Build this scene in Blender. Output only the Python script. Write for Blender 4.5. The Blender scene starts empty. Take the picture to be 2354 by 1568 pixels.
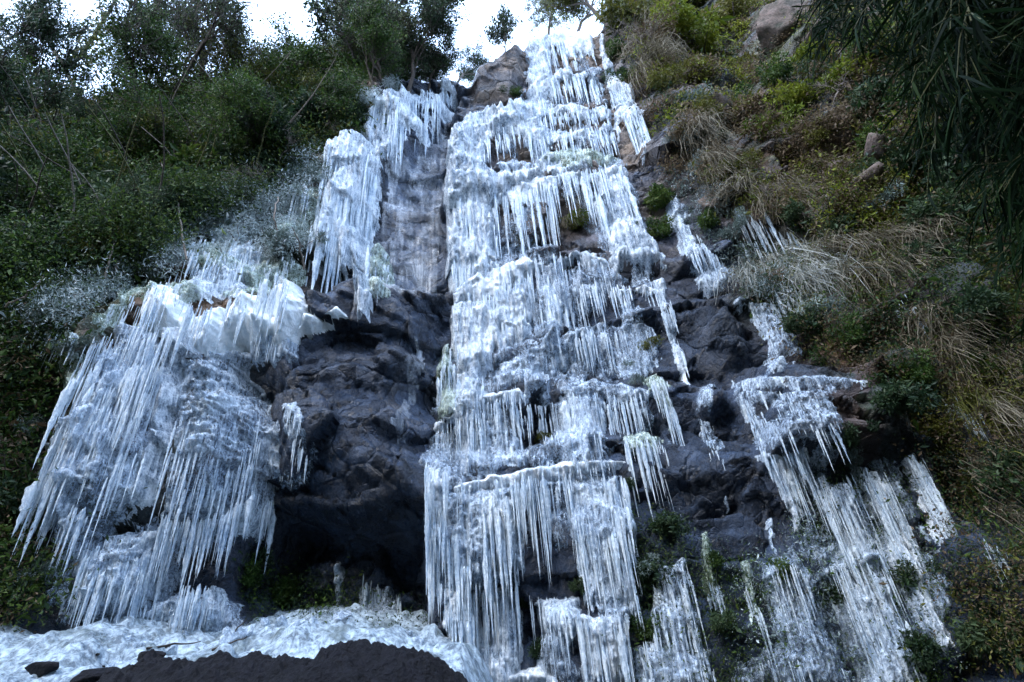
import bpy, math, random
import numpy as np
from mathutils import Vector

# ---------------------------------------------------------------- basics
SC = bpy.context.scene
COL = SC.collection
rng = np.random.default_rng(7)
PITCH = math.radians(34.8); ROLL = math.radians(5.4)
CR, SR = math.cos(ROLL), math.sin(ROLL)
CP, SP = math.cos(PITCH), math.sin(PITCH)
FD = 1308.0                       # focal length in units of a 2354 x 1568 frame


def ray(u, v):
    xc = (np.asarray(u, float) - 1177) / FD
    yc = (784 - np.asarray(v, float)) / FD
    xc, yc = xc * CR + yc * SR, yc * CR - xc * SR          # the camera is held a little crooked
    return xc, CP - yc * SP, SP + yc * CP


def tag(o, label=None, cat=None, group=None, kind=None):
    if label: o['label'] = label
    if cat: o['category'] = cat
    if group: o['group'] = group
    if kind: o['kind'] = kind
    return o


def mesh_from(name, V, F, mat=None, smooth=True, attrs=None):
    V = np.ascontiguousarray(V, np.float32); F = np.ascontiguousarray(F, np.int32)
    me = bpy.data.meshes.new(name)
    me.vertices.add(len(V)); me.vertices.foreach_set('co', V.ravel())
    k = F.shape[1]
    me.loops.add(F.size); me.loops.foreach_set('vertex_index', F.ravel())
    me.polygons.add(len(F)); me.polygons.foreach_set('loop_start', np.arange(0, F.size, k, dtype=np.int32))
    me.polygons.foreach_set('use_smooth', np.full(len(F), smooth, bool))
    for an, arr in (attrs or {}).items():
        arr = np.ascontiguousarray(arr, np.float32)
        if arr.ndim == 1:
            a = me.attributes.new(an, 'FLOAT', 'POINT'); a.data.foreach_set('value', arr)
        else:
            a = me.attributes.new(an, 'FLOAT_COLOR', 'POINT'); a.data.foreach_set('color', arr.ravel())
    me.update(calc_edges=True)
    me.validate()
    if mat: me.materials.append(mat)
    return me


def link(name, me, parent=None, loc=None):
    o = bpy.data.objects.new(name, me); COL.objects.link(o)
    if parent is not None: o.parent = parent
    if loc is not None: o.location = loc
    return o


def copy_tree(o, parent=None):
    c = o.copy(); COL.objects.link(c)
    if parent is not None: c.parent = parent
    for ch in [x for x in KIDS.get(o.name, [])]:
        cc = copy_tree(ch, c); KIDS.setdefault(c.name, []).append(cc)
    return c


KIDS = {}


def child(name, me, parent):
    o = link(name, me, parent); KIDS.setdefault(parent.name, []).append(o); return o


# ---------------------------------------------------------------- noise
def _h(ix, iy, seed):
    n = (ix.astype(np.int64) * 374761393 + iy.astype(np.int64) * 668265263 + seed * 974634769) & 0xFFFFFFFF
    n = ((n ^ (n >> 13)) * 1274126177) & 0xFFFFFFFF
    n = ((n ^ (n >> 15)) * 2246822519) & 0xFFFFFFFF
    return ((n ^ (n >> 16)) & 0xFFFFFF) / float(0xFFFFFF)


def vn(x, y, seed=0):
    ix = np.floor(x); iy = np.floor(y); fx = x - ix; fy = y - iy
    fx = fx * fx * fx * (fx * (fx * 6 - 15) + 10); fy = fy * fy * fy * (fy * (fy * 6 - 15) + 10)
    a = _h(ix, iy, seed); b = _h(ix + 1, iy, seed); c = _h(ix, iy + 1, seed); d = _h(ix + 1, iy + 1, seed)
    return ((a + (b - a) * fx) * (1 - fy) + (c + (d - c) * fx) * fy) * 2 - 1


def fbm(x, y, seed=0, oct=4, gain=.5):
    s = 0; a = 1; n = 0
    for k in range(oct):
        s = s + a * vn(x * 2 ** k + 17.3 * k, y * 2 ** k - 9.1 * k, seed + k); n += a; a *= gain
    return s / n


def sstep(a, b, x):
    t = np.clip((x - a) / (b - a), 0, 1); return t * t * (3 - 2 * t)


def facets(x, z, sc, seed, asp=1.0):
    """flat tilted faces that meet at sharp edges: height of the face, and distance to its nearest edge"""
    x = x / sc + .22 * fbm(x / sc * 1.3, z / sc * 1.3, seed + 70, 3); z = z / sc * asp + .22 * fbm(x * 1.3 + 9, z / sc * 1.3, seed + 75, 3)
    cx, cz = np.floor(x), np.floor(z); d1 = np.full(x.shape, 9.); d2 = np.full(x.shape, 9.); hgt = np.zeros(x.shape)
    for i in (-1, 0, 1):
        for j in (-1, 0, 1):
            a, b = cx + i, cz + j
            px = a + .1 + .8 * _h(a, b, seed); pz = b + .1 + .8 * _h(a, b, seed + 1); d = np.hypot(x - px, z - pz)
            hh = (_h(a, b, seed + 2) - .5) + (x - px) * (_h(a, b, seed + 3) - .5) * 1.3 + (z - pz) * (_h(a, b, seed + 4) - .5) * 1.3
            n = d < d1; d2 = np.where(n, d1, np.minimum(d2, d)); hgt = np.where(n, hh, hgt); d1 = np.where(n, d, d1)
    return hgt, (d2 - d1) * sc


def sdpoly(px, pz, poly):
    """signed distance, positive inside"""
    poly = np.asarray(poly, float); n = len(poly)
    d = np.full(px.shape, 1e9); ins = np.zeros(px.shape, bool)
    for i in range(n):
        ax, az = poly[i]; bx, bz = poly[(i + 1) % n]
        ex, ez = bx - ax, bz - az; L = ex * ex + ez * ez + 1e-12
        t = np.clip(((px - ax) * ex + (pz - az) * ez) / L, 0, 1)
        d = np.minimum(d, (px - ax - t * ex) ** 2 + (pz - az - t * ez) ** 2)
        c = ((az > pz) != (bz > pz))
        with np.errstate(divide='ignore', invalid='ignore'):
            xi = ax + (pz - az) / (ez if abs(ez) > 1e-12 else 1e-12) * ex
        ins ^= c & (px < xi)
    d = np.sqrt(d)
    return np.where(ins, d, -d)


# ---------------------------------------------------------------- the cliff as a depth field y(x, z)
X0, X1, Z0, Z1, DX = -23., 20., -2.6, 38., .05
gx = np.arange(X0, X1, DX); gz = np.arange(Z0, Z1, DX)
GX, GZ = np.meshgrid(gx, gz)               # rows: z
D = np.zeros_like(GX)


def at_grid(field, x, z):
    fx = np.clip((x - X0) / DX, 0, len(gx) - 1.001); fz = np.clip((z - Z0) / DX, 0, len(gz) - 1.001)
    i = fx.astype(int); j = fz.astype(int); fx = fx - i; fz = fz - j
    return ((field[j, i] * (1 - fx) + field[j, i + 1] * fx) * (1 - fz) + (field[j + 1, i] * (1 - fx) + field[j + 1, i + 1] * fx) * fz)


def hit(u, v, off=0.):
    """where the sight line through a spot of the photograph meets the cliff: x, y, z"""
    u = np.atleast_1d(np.asarray(u, float)); v = np.atleast_1d(np.asarray(v, float))
    dx, dy, dz = ray(u, v)
    t = np.full(u.shape, 2.0); done = np.zeros(u.shape, bool)
    st = .06
    for _ in range(900):
        tn = t + st
        h = (dy * tn >= at_grid(D, dx * tn, dz * tn) - off)
        done |= h
        t = np.where(done, t, tn)
        if done.all() or t.max() > 60: break
    lo, hi = t, t + st
    for _ in range(10):
        m = (lo + hi) / 2; h = (dy * m >= at_grid(D, dx * m, dz * m) - off)
        hi = np.where(h, m, hi); lo = np.where(h, lo, m)
    return dx * hi, dy * hi, dz * hi


def flat(poly, y):
    p = np.array(poly, float); dx, dy, dz = ray(p[:, 0], p[:, 1]); t = y / dy
    return np.stack([dx * t, dz * t], 1)


# step-backs of the fall, lower to upper, as they run across the photograph
LEDGES = [
    (.75, .9, [(900, 1130), (1040, 1110), (1250, 1065), (1440, 1048), (1640, 1060)]),
    (.6, .8, [(900, 1010), (1080, 930), (1200, 885), (1290, 880), (1480, 890), (1640, 920)]),
    (.35, .5, [(900, 900), (1210, 800), (1400, 742), (1600, 720)]),
    (.9, .8, [(900, 720), (1040, 665), (1130, 620), (1250, 585), (1330, 570), (1420, 600), (1560, 610)]),
    (.65, .8, [(900, 470), (1150, 440), (1250, 402), (1430, 388), (1500, 385)]),
    (.35, .5, [(900, 395), (1240, 374), (1420, 370)]),
    (.45, .5, [(900, 320), (1180, 302), (1250, 302), (1410, 302)]),
    (.5, .7, [(900, 290), (1180, 246), (1400, 255)]),
    (.6, .6, [(1050, 240), (1190, 222), (1290, 178), (1400, 178)]),
]
U = GX - .065 * GZ + .3                       # the fall climbs a little to the right
wcen = sstep(-4.2, -2.4, U) * (1 - sstep(3.6, 5.4, U))
yb = 8.0; steps = np.zeros_like(GX)
for r, h, pl in LEDGES:
    p = flat(pl, yb + (8 - yb) * .0)
    o = np.argsort(p[:, 0]); zk = np.interp(gx, p[o, 0], p[o, 1])[None, :]
    zk = zk + .12 * fbm(GX * 1.1, GZ * 0 + r * 31, 91, 3)
    steps = steps + r * sstep(0, 1, (GZ - zk) / h) - .10 * np.exp(-((GZ - zk + .12) / .16) ** 2)
    yb += r
lin = 5.15 * np.clip(GZ / 27., -.2, 1.3)
base = 8.0 + wcen * steps + (1 - wcen) * lin
soft = lambda t, w: w * np.logaddexp(0, t / w)
base -= .78 * soft(U - 4.6, .7)                       # right wall of the gorge swings towards us
base -= .42 * soft(-U - 4.0, .9)                      # left slope
base += .16 * np.clip(GZ, 0, 40) * sstep(4, 9, U) + .22 * np.clip(GZ - 5, 0, 40) * sstep(-4.5, -9, U)
D = base


def feature(poly, amt, soft_in, soft_out=.0, rough=.15, seed=3):
    """push a region of the wall out (negative) or back (positive)"""
    global D
    x, y, z = hit([p[0] for p in poly], [p[1] for p in poly])
    sd = sdpoly(GX, GZ, np.stack([x, z], 1)) + rough * fbm(GX * 1.3, GZ * 1.3, seed, 4)
    D = D + amt * sstep(-soft_out, soft_in, sd)


feature([(868, 372), (990, 296), (1046, 180), (1066, 225), (1034, 310), (1022, 690), (840, 715), (700, 690), (720, 600), (800, 480)], .55, .25, .1, .06, 11)
feature([(548, 785), (700, 738), (860, 712), (1032, 692), (1010, 850), (985, 1000), (975, 1150), (800, 1140), (620, 1135), (600, 950)], -.95, .85, .05, .08, 12)
feature([(615, 1150), (700, 1130), (800, 1150), (900, 1165), (985, 1190), (1008, 1330), (1000, 1470), (700, 1440), (560, 1440), (500, 1360), (540, 1250)], 1.25, .45, .05, .1, 13)
feature([(60, 1180), (150, 850), (300, 700), (480, 690), (690, 690), (790, 720), (560, 800), (620, 1000), (600, 1180), (440, 1230), (200, 1280)], -.6, .6, .1, .1, 14)
feature([(1590, 700), (1660, 690), (1735, 760), (1740, 850), (1650, 880), (1590, 820)], -.4, .45, .0, .03, 15)
feature([(1590, 890), (1650, 882), (1690, 900), (1700, 960), (1640, 985), (1585, 960)], -.45, .4, .0, .03, 16)
feature([(1670, 862), (1800, 858), (1990, 868), (2010, 920), (2080, 1040), (1980, 1070), (1760, 1060)], -.7, .35, .05, .05, 17)
feature([(1075, 170), (1110, 140), (1205, 108), (1206, 180), (1170, 225), (1090, 238)], -.5, .4, .05, .05, 18)
feature([(2050, 900), (2300, 1020), (2354, 1250), (2300, 1300), (2120, 1010)], .9, .4, .05, .1, 19)
feature([(1700, 480), (1900, 520), (1860, 600), (1740, 640), (1650, 560)], .7, .4, .05, .1, 20)
feature([(2200, 1310), (2354, 1380), (2354, 1568), (2230, 1568)], .8, .4, .05, .1, 21)
for k, (u0, v0, s, a) in enumerate([(1620, 200, 1.1, -.5), (1780, 260, 1.3, -.6), (1900, 330, 1.2, -.6), (1720, 360, 1., -.5), (1980, 200, 1.2, -.5),
                                    (2100, 360, 1., -.5), (1850, 130, 1.3, -.5), (1950, 720, .8, -.3), (2150, 700, .9, -.4), (1560, 330, 1., -.3), (2000, 480, 1., -.5), (2040, 880, .6, -.3)]):
    x, y, z = hit(u0, v0)
    rr = np.sqrt(((GX - x) / s) ** 2 + ((GZ - z) / (s * .75)) ** 2) + .25 * fbm(GX * 1.2, GZ * 1.2, 40 + k, 3)
    D = D + a * (1 - sstep(.5, 1.05, rr))

# broken rock surface
wr = sstep(3.8, 6, U)
b1, e1 = facets(GX, GZ, 1.7, 21, 1.3); b2, e2 = facets(GX + .2 * GZ, GZ, .62, 22, 1.2); b3, e3 = facets(GX - .3 * GZ, GZ, .24, 23)
quiet = at_grid(D * 0, GX, GZ)
chan = hit([868, 990, 1046, 1066, 1034, 1022, 840], [372, 296, 180, 225, 310, 690, 715])
quiet = .55 * sstep(0, .3, sdpoly(GX, GZ, np.stack([chan[0], chan[2]], 1)))
cap = hit([1070, 1100, 1205, 1206, 1170, 1080], [170, 140, 108, 180, 235, 240]); quiet = np.maximum(quiet, .6 * sstep(-.2, .2, sdpoly(GX, GZ, np.stack([cap[0], cap[2]], 1))))
D = D + (1 - quiet) * (.42 * b1 + .15 * b2 + .045 * b3 + .09 * np.exp(-e1 / .05) + .02 * np.exp(-e2 / .03))
cr = np.abs(fbm(GX * .55 + .35 * GZ, GZ * .5, 34, 4)); cr2 = np.abs(fbm(GX * 1.5 - .4 * GZ, GZ * 1.3 + 7, 35, 4))
D = D + (1 - quiet) * (.12 * np.exp(-cr / .025) + .05 * np.exp(-cr2 / .03))
D = D + .16 * fbm(GX * .45, GZ * .45, 30, 3) + .03 * fbm(GX * 2.2, GZ * 2.2, 31, 4) + .02 * fbm(GX * 8, GZ * 8, 33, 2)
wl = sstep(-4.5, -7, U) * sstep(3, 7, GZ)
D = D + wr * (.30 * fbm(GX * 1.0, GZ * 1.0, 36, 5) - .45 * sstep(-.1, .5, fbm(GX * .55, GZ * .7, 37, 4))) - wl * .8 * np.abs(fbm(GX * .5, GZ * .5, 38, 3))

# the rim of the gorge: above it the ground lies back
rim = [(-400, 330), (-150, 270), (60, 235), (250, 215), (450, 205), (650, 190), (800, 196), (900, 200), (1045, 178), (1072, 196), (1095, 155), (1205, 106),
       (1216, 92), (1300, 72), (1360, 78), (1385, 60), (1420, -20), (1520, -160), (1900, -260), (2400, -260)]
x, y, z = hit([p[0] for p in rim], [p[1] for p in rim])
o = np.argsort(x)
zr = np.interp(gx, x[o], z[o])
zr = zr + .25 * fbm(gx * .8, gx * 0, 50, 3)
ZR = zr[None, :]
D = D + 1.9 * soft(GZ - ZR, .12)

# colour regions of the bare surface: wet dark rock, tan dry rock, moss, brown litter
mossy = np.clip(sstep(4.0, 5.6, U + .9 * fbm(GX * .6, GZ * .6, 60, 4)) + sstep(-3.6, -5.6, U + .9 * fbm(GX * .5, GZ * .5, 61, 4)), 0, 1)
mossy = np.clip(mossy * (.65 + .9 * fbm(GX * .9, GZ * .9, 62, 5)), 0, 1) * sstep(1.0, 5.0, GZ + .5 * fbm(GX, GZ, 63, 3))
tanr = np.clip(sstep(-1.2, 0, U) * (1 - sstep(3.6, 4.8, U)) * sstep(7, 13, GZ) + .45 * wr * sstep(4, 8, GZ), 0, 1)
cl = hit([1070, 1100, 1205, 1206, 1170, 1080], [170, 140, 108, 180, 235, 240])
tanr = np.maximum(tanr, sstep(-.2, .3, sdpoly(GX, GZ, np.stack([cl[0], cl[2]], 1))))
tanr = tanr * np.clip(.55 + .9 * fbm(GX * .8, GZ * 1.2, 64, 4), 0, 1)
rock = np.array([.020, .031, .053]); tan = np.array([.155, .112, .078]); moss = np.array([.040, .043, .011]); litter = np.array([.085, .05, .026])
colr = rock[None, None] * (1 + .5 * fbm(GX * .7, GZ * .7, 65, 4))[..., None]
colr = colr + (tan - colr) * tanr[..., None]
quiet = .55 * sstep(0, .3, sdpoly(GX, GZ, np.stack([chan[0], chan[2]], 1)))
colr = colr + (np.array([.050, .072, .112]) - colr) * (1.5 * quiet * np.clip(.8 + .6 * fbm(GX * 1.5, GZ * .8, 68, 4), 0, 1))[..., None]
mm = np.where((fbm(GX * 1.7, GZ * 1.7, 66, 3) > .12)[..., None], litter, moss)
colr = colr + (mm - colr) * mossy[..., None]
stain = sstep(.4, .6, fbm(GX * 2.6, GZ * 1.8, 67, 4)) * .12
colr = colr + (np.array([.05, .03, .02]) - colr) * (stain * (1 - mossy))[..., None]


# ---------------------------------------------------------------- materials
def nodes_of(name):
    m = bpy.data.materials.new(name); m.use_nodes = True
    nt = m.node_tree; b = nt.nodes['Principled BSDF']
    return m, nt, b


def N(nt, typ, **kw):
    n = nt.nodes.new(typ)
    for k, v in kw.items():
        if k.startswith('i_'): n.inputs[k[2:].replace('_', ' ')].default_value = v
        else: setattr(n, k, v)
    return n


def coords(nt, scale=(1, 1, 1)):
    g = N(nt, 'ShaderNodeNewGeometry'); mp = N(nt, 'ShaderNodeMapping'); mp.inputs['Scale'].default_value = scale
    nt.links.new(g.outputs['Position'], mp.inputs['Vector']); return mp.outputs['Vector']


def noise(nt, vec, scale, detail=5, rough=.6, dist=0.):
    n = N(nt, 'ShaderNodeTexNoise'); n.inputs['Scale'].default_value = scale; n.inputs['Detail'].default_value = detail
    n.inputs['Roughness'].default_value = rough; n.inputs['Distortion'].default_value = dist
    nt.links.new(vec, n.inputs['Vector']); return n.outputs['Fac']


def ramp(nt, fac, stops):
    r = N(nt, 'ShaderNodeValToRGB'); e = r.color_ramp.elements
    while len(e) < len(stops): e.new(.5)
    for el, (p, c) in zip(e, stops):
        el.position = p; el.color = (*c, 1) if len(c) == 3 else c
    nt.links.new(fac, r.inputs['Fac']); return r.outputs['Color']


def bump(nt, b, h, strength, dist):
    n = N(nt, 'ShaderNodeBump'); n.inputs['Strength'].default_value = strength; n.inputs['Distance'].default_value = dist
    nt.links.new(h, n.inputs['Height']); nt.links.new(n.outputs['Normal'], b.inputs['Normal']); return n


def rock_mat():
    m, nt, b = nodes_of('wet rock')
    a = N(nt, 'ShaderNodeAttribute', attribute_name='tone'); v0 = coords(nt)
    wn = N(nt, 'ShaderNodeTexNoise'); wn.inputs['Scale'].default_value = 1.6; wn.inputs['Detail'].default_value = 5; nt.links.new(v0, wn.inputs['Vector'])
    wv = N(nt, 'ShaderNodeVectorMath', operation='MULTIPLY_ADD'); wv.inputs[1].default_value = (.32, .32, .32); nt.links.new(wn.outputs['Color'], wv.inputs[0]); nt.links.new(v0, wv.inputs[2]); v = wv.outputs[0]
    n1 = noise(nt, v0, 2.6, 9, .68); n2 = noise(nt, v0, 16, 6, .7)

    def face(sc):                                        # broken faces: every cell a plane with its own tilt
        vo = N(nt, 'ShaderNodeTexVoronoi'); vo.inputs['Scale'].default_value = sc; nt.links.new(v, vo.inputs['Vector'])
        df = N(nt, 'ShaderNodeVectorMath', operation='SUBTRACT'); nt.links.new(v, df.inputs[0]); nt.links.new(vo.outputs['Position'], df.inputs[1])
        cc = N(nt, 'ShaderNodeVectorMath', operation='SUBTRACT'); cc.inputs[1].default_value = (.5, .5, .5); nt.links.new(vo.outputs['Color'], cc.inputs[0])
        dt = N(nt, 'ShaderNodeVectorMath', operation='DOT_PRODUCT'); nt.links.new(df.outputs[0], dt.inputs[0]); nt.links.new(cc.outputs[0], dt.inputs[1])
        ed = N(nt, 'ShaderNodeTexVoronoi', feature='DISTANCE_TO_EDGE'); ed.inputs['Scale'].default_value = sc; nt.links.new(v, ed.inputs['Vector'])
        ck = N(nt, 'ShaderNodeMapRange'); ck.inputs['From Max'].default_value = .05; ck.inputs['To Min'].default_value = -.05 / sc; ck.inputs['To Max'].default_value = 0; nt.links.new(ed.outputs['Distance'], ck.inputs['Value'])
        ad = N(nt, 'ShaderNodeMath', operation='ADD'); nt.links.new(dt.outputs['Value'], ad.inputs[0]); nt.links.new(ck.outputs[0], ad.inputs[1])
        return ad.outputs[0], vo.outputs['Color']
    h1, c1 = face(1.1); h2, c2 = face(3.6)
    sep = N(nt, 'ShaderNodeSeparateColor'); nt.links.new(c2, sep.inputs[0])
    nn = N(nt, 'ShaderNodeMath', operation='MULTIPLY_ADD'); nn.inputs[1].default_value = .28; nt.links.new(sep.outputs[0], nn.inputs[0])
    n1s = N(nt, 'ShaderNodeMath', operation='MULTIPLY'); n1s.inputs[1].default_value = .72; nt.links.new(n1, n1s.inputs[0]); nt.links.new(n1s.outputs[0], nn.inputs[2])
    mul = N(nt, 'ShaderNodeMix', data_type='RGBA', blend_type='MULTIPLY'); mul.inputs[0].default_value = 1
    nt.links.new(a.outputs['Color'], mul.inputs[6])
    nt.links.new(ramp(nt, nn.outputs[0], [(.3, (.35, .35, .36)), (.5, (.95, .95, .95)), (.72, (2.2, 2.15, 2.1))]), mul.inputs[7])
    nt.links.new(mul.outputs[2], b.inputs['Base Color']); b.inputs['Specular IOR Level'].default_value = .4
    nt.links.new(ramp(nt, n2, [(.3, (.12, .12, .12)), (.7, (.5, .5, .5))]), b.inputs['Roughness'])
    t1 = N(nt, 'ShaderNodeMath', operation='MULTIPLY_ADD'); t1.inputs[1].default_value = .7; nt.links.new(h2, t1.inputs[0]); nt.links.new(h1, t1.inputs[2])
    t2 = N(nt, 'ShaderNodeMath', operation='MULTIPLY_ADD'); t2.inputs[1].default_value = .06; nt.links.new(n2, t2.inputs[0]); nt.links.new(t1.outputs[0], t2.inputs[2])
    bump(nt, b, t2.outputs[0], 1., 1.)
    return m


def ice_mat(name, hi, lo, clear, rough=.22, trans=0., speck=30., thr=(.42, .58), sp=16):
    m, nt, b = nodes_of(name)
    v = coords(nt); vs = coords(nt, (1, 1, .11))
    nb = noise(nt, v, 1.6, 6, .65); nf = noise(nt, v, speck, 4, .65); ns = noise(nt, vs, sp, 5, .7, .5)
    a1 = N(nt, 'ShaderNodeMath', operation='MULTIPLY_ADD'); a1.inputs[1].default_value = .3; nt.links.new(nb, a1.inputs[0])
    a2 = N(nt, 'ShaderNodeMath', operation='MULTIPLY'); a2.inputs[1].default_value = .45; nt.links.new(ns, a2.inputs[0]); nt.links.new(a2.outputs[0], a1.inputs[2])
    a3 = N(nt, 'ShaderNodeMath', operation='MULTIPLY_ADD'); a3.inputs[1].default_value = .25; nt.links.new(nf, a3.inputs[0]); nt.links.new(a1.outputs[0], a3.inputs[2])
    nt.links.new(ramp(nt, a3.outputs[0], [(thr[0], lo), (thr[1], hi)]), b.inputs['Base Color'])
    b.inputs['Roughness'].default_value = rough; b.inputs['IOR'].default_value = 1.31
    b.inputs['Specular IOR Level'].default_value = .9
    b.inputs['Transmission Weight'].default_value = trans
    if clear > 0:
        nt.links.new(ramp(nt, a3.outputs[0], [(thr[0] - .01, (1 - clear,) * 3), (thr[1] + .01, (1, 1, 1))]), b.inputs['Alpha'])
    ad = N(nt, 'ShaderNodeMath', operation='MULTIPLY_ADD'); ad.inputs[1].default_value = .7
    nt.links.new(nf, ad.inputs[0]); nt.links.new(ns, ad.inputs[2])
    bump(nt, b, ad.outputs[0], .9, .05)
    return m


def leaf_mat(name, cols, transl=.3, rough=.5, spec=.2):
    m, nt, b = nodes_of(name)
    a = N(nt, 'ShaderNodeAttribute', attribute_name='tint'); oi = N(nt, 'ShaderNodeObjectInfo')
    ad = N(nt, 'ShaderNodeMath', operation='MULTIPLY_ADD'); ad.inputs[1].default_value = .3
    nt.links.new(oi.outputs['Random'], ad.inputs[0]); nt.links.new(a.outputs['Fac'], ad.inputs[2])
    n = len(cols)
    c = ramp(nt, ad.outputs[0], [(.08 + 1.05 * i / (n - 1) if False else .1 + i / (n - 1) * .95 if i < n - 1 else 1, cc) for i, cc in enumerate(cols)])
    nt.links.new(c, b.inputs['Base Color']); b.inputs['Roughness'].default_value = rough
    b.inputs['Specular IOR Level'].default_value = spec
    tr = N(nt, 'ShaderNodeBsdfTranslucent'); nt.links.new(c, tr.inputs['Color'])
    mx = N(nt, 'ShaderNodeMixShader'); mx.inputs[0].default_value = transl
    out = nt.nodes['Material Output']
    nt.links.new(b.outputs[0], mx.inputs[1]); nt.links.new(tr.outputs[0], mx.inputs[2]); nt.links.new(mx.outputs[0], out.inputs['Surface'])
    return m


def plain_mat(name, c0, c1, scale=6, rough=.8, bs=.6, bd=.05, spec=.3):
    m, nt, b = nodes_of(name); b.inputs['Specular IOR Level'].default_value = spec; v = coords(nt); n = noise(nt, v, scale, 7, .65)
    nt.links.new(ramp(nt, n, [(.3, c0), (.7, c1)]), b.inputs['Base Color']); b.inputs['Roughness'].default_value = rough
    bump(nt, b, n, bs, bd); return m


M_ROCK = rock_mat()
M_ICE = ice_mat('milky ice', (.85, .92, .98), (.44, .59, .76), .7, rough=.12, thr=(.415, .55))
M_POOL = ice_mat('pool ice', (.52, .64, .73), (.10, .14, .18), 0., rough=.35, speck=14, thr=(.43, .57))
M_MILK = ice_mat('white milky ice', (.90, .95, .97), (.66, .79, .86), .12, rough=.2, speck=14, thr=(.38, .52), sp=9)
def dirty(m):
    nt = m.node_tree; b = nt.nodes['Principled BSDF']; old = b.inputs['Base Color'].links[0].from_socket; v = coords(nt)
    k = ramp(nt, noise(nt, v, 1.7, 8, .72), [(.50, (0, 0, 0)), (.60, (.75,) * 3)]); k2 = ramp(nt, noise(nt, v, 9, 5, .7), [(.60, (0, 0, 0)), (.68, (.9,) * 3)])
    mx = N(nt, 'ShaderNodeMath', operation='MAXIMUM'); nt.links.new(k, mx.inputs[0]); nt.links.new(k2, mx.inputs[1])
    c = N(nt, 'ShaderNodeMix', data_type='RGBA'); nt.links.new(mx.outputs[0], c.inputs[0]); nt.links.new(old, c.inputs[6]); c.inputs[7].default_value = (.07, .10, .10, 1)
    nt.links.new(c.outputs[2], b.inputs['Base Color'])


dirty(M_POOL)
M_SNOW = ice_mat('crusted ice', (.86, .92, .97), (.48, .62, .77), .5, rough=.25, speck=18, thr=(.39, .53))
M_SEMI = ice_mat('cloudy ice', (.76, .87, .97), (.36, .50, .68), .8, rough=.12, thr=(.43, .57))
M_CLEAR = ice_mat('clear ice', (.68, .80, .94), (.30, .42, .56), .95, rough=.1, thr=(.45, .60))
M_GREEN = ice_mat('ice over moss', (.74, .86, .86), (.26, .36, .20), .75, rough=.16, thr=(.43, .57))
M_ICICLE = ice_mat('icicle ice', (.82, .92, .99), (.48, .65, .84), .45, rough=.07, trans=.2, speck=20, thr=(.40, .54))
M_BARK = plain_mat('bark', (.02, .016, .013), (.075, .06, .048), 9)
M_PALEBARK = plain_mat('pale bark', (.10, .085, .07), (.26, .22, .19), 9)
M_MOSSBARK = plain_mat('mossy bark', (.035, .04, .012), (.10, .10, .03), 7)
M_SOIL = plain_mat('dark frozen soil', (.002, .002, .003), (.010, .010, .016), 13, .55, 1., .10, .18)
M_GROUND = plain_mat('stream bed', (.02, .02, .02), (.06, .055, .05), 2)
M_SHADE_BANK = plain_mat('unseen shading bank', (.015, .02, .008), (.05, .05, .025), 1.3)  # for the added bank that shades the lower fall
LF = {
    'green': leaf_mat('green leaves', [(.010, .028, .006), (.034, .075, .013), (.07, .115, .02), (.11, .14, .03)]),
    'dark': leaf_mat('dark leaves', [(.007, .017, .009), (.02, .042, .018), (.042, .072, .03), (.065, .095, .04)]),
    'olive': leaf_mat('olive leaves', [(.025, .034, .006), (.07, .08, .013), (.12, .125, .022), (.16, .14, .04)]),
    'brown': leaf_mat('dry leaves', [(.035, .022, .012), (.08, .055, .03), (.15, .11, .065), (.2, .16, .10)]),
    'sky': leaf_mat('small grey leaves', [(.02, .034, .016), (.05, .072, .032), (.095, .12, .055), (.14, .155, .085)], .4),
    'frost': leaf_mat('frosted leaves', [(.05, .075, .06), (.13, .18, .16), (.28, .35, .34), (.5, .58, .6)], .2, .4),
    'rime': leaf_mat('rimed twigs', [(.22, .28, .28), (.4, .48, .49), (.62, .7, .73), (.8, .87, .92)], .2, .35),
    'fern': leaf_mat('bright fern', [(.05, .08, .008), (.11, .15, .012), (.20, .235, .022), (.28, .29, .04)]),
    'straw': leaf_mat('straw grass', [(.05, .042, .024), (.13, .11, .07), (.25, .22, .155), (.40, .37, .30)], .25, .6),
    'frostgrass': leaf_mat('frosted grass', [(.14, .15, .11), (.30, .30, .25), (.48, .50, .48), (.66, .70, .72)], .25, .5),
    'bamboo': leaf_mat('bamboo leaves', [(.003, .008, .003), (.005, .015, .005), (.010, .025, .007), (.022, .04, .011)], .2, .7, .04),
}

# ---------------------------------------------------------------- cliff mesh
nz, nx = GX.shape
idx = np.arange(nz * nx).reshape(nz, nx)
quads = np.stack([idx[:-1, :-1], idx[:-1, 1:], idx[1:, 1:], idx[1:, :-1]], -1).reshape(-1, 4)
keep = (D < 60); kq = keep.ravel()[quads].all(1)
V = np.stack([GX, D, GZ], -1).reshape(-1, 3)
tone = np.concatenate([colr.reshape(-1, 3), np.ones((nz * nx, 1))], 1)
cliff = link('cliff', mesh_from('cliff', V, quads[kq], M_ROCK, True, {'tone': tone}))
tag(cliff, 'dark wet rock face of the gorge behind the ice', None, None, 'structure')

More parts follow.
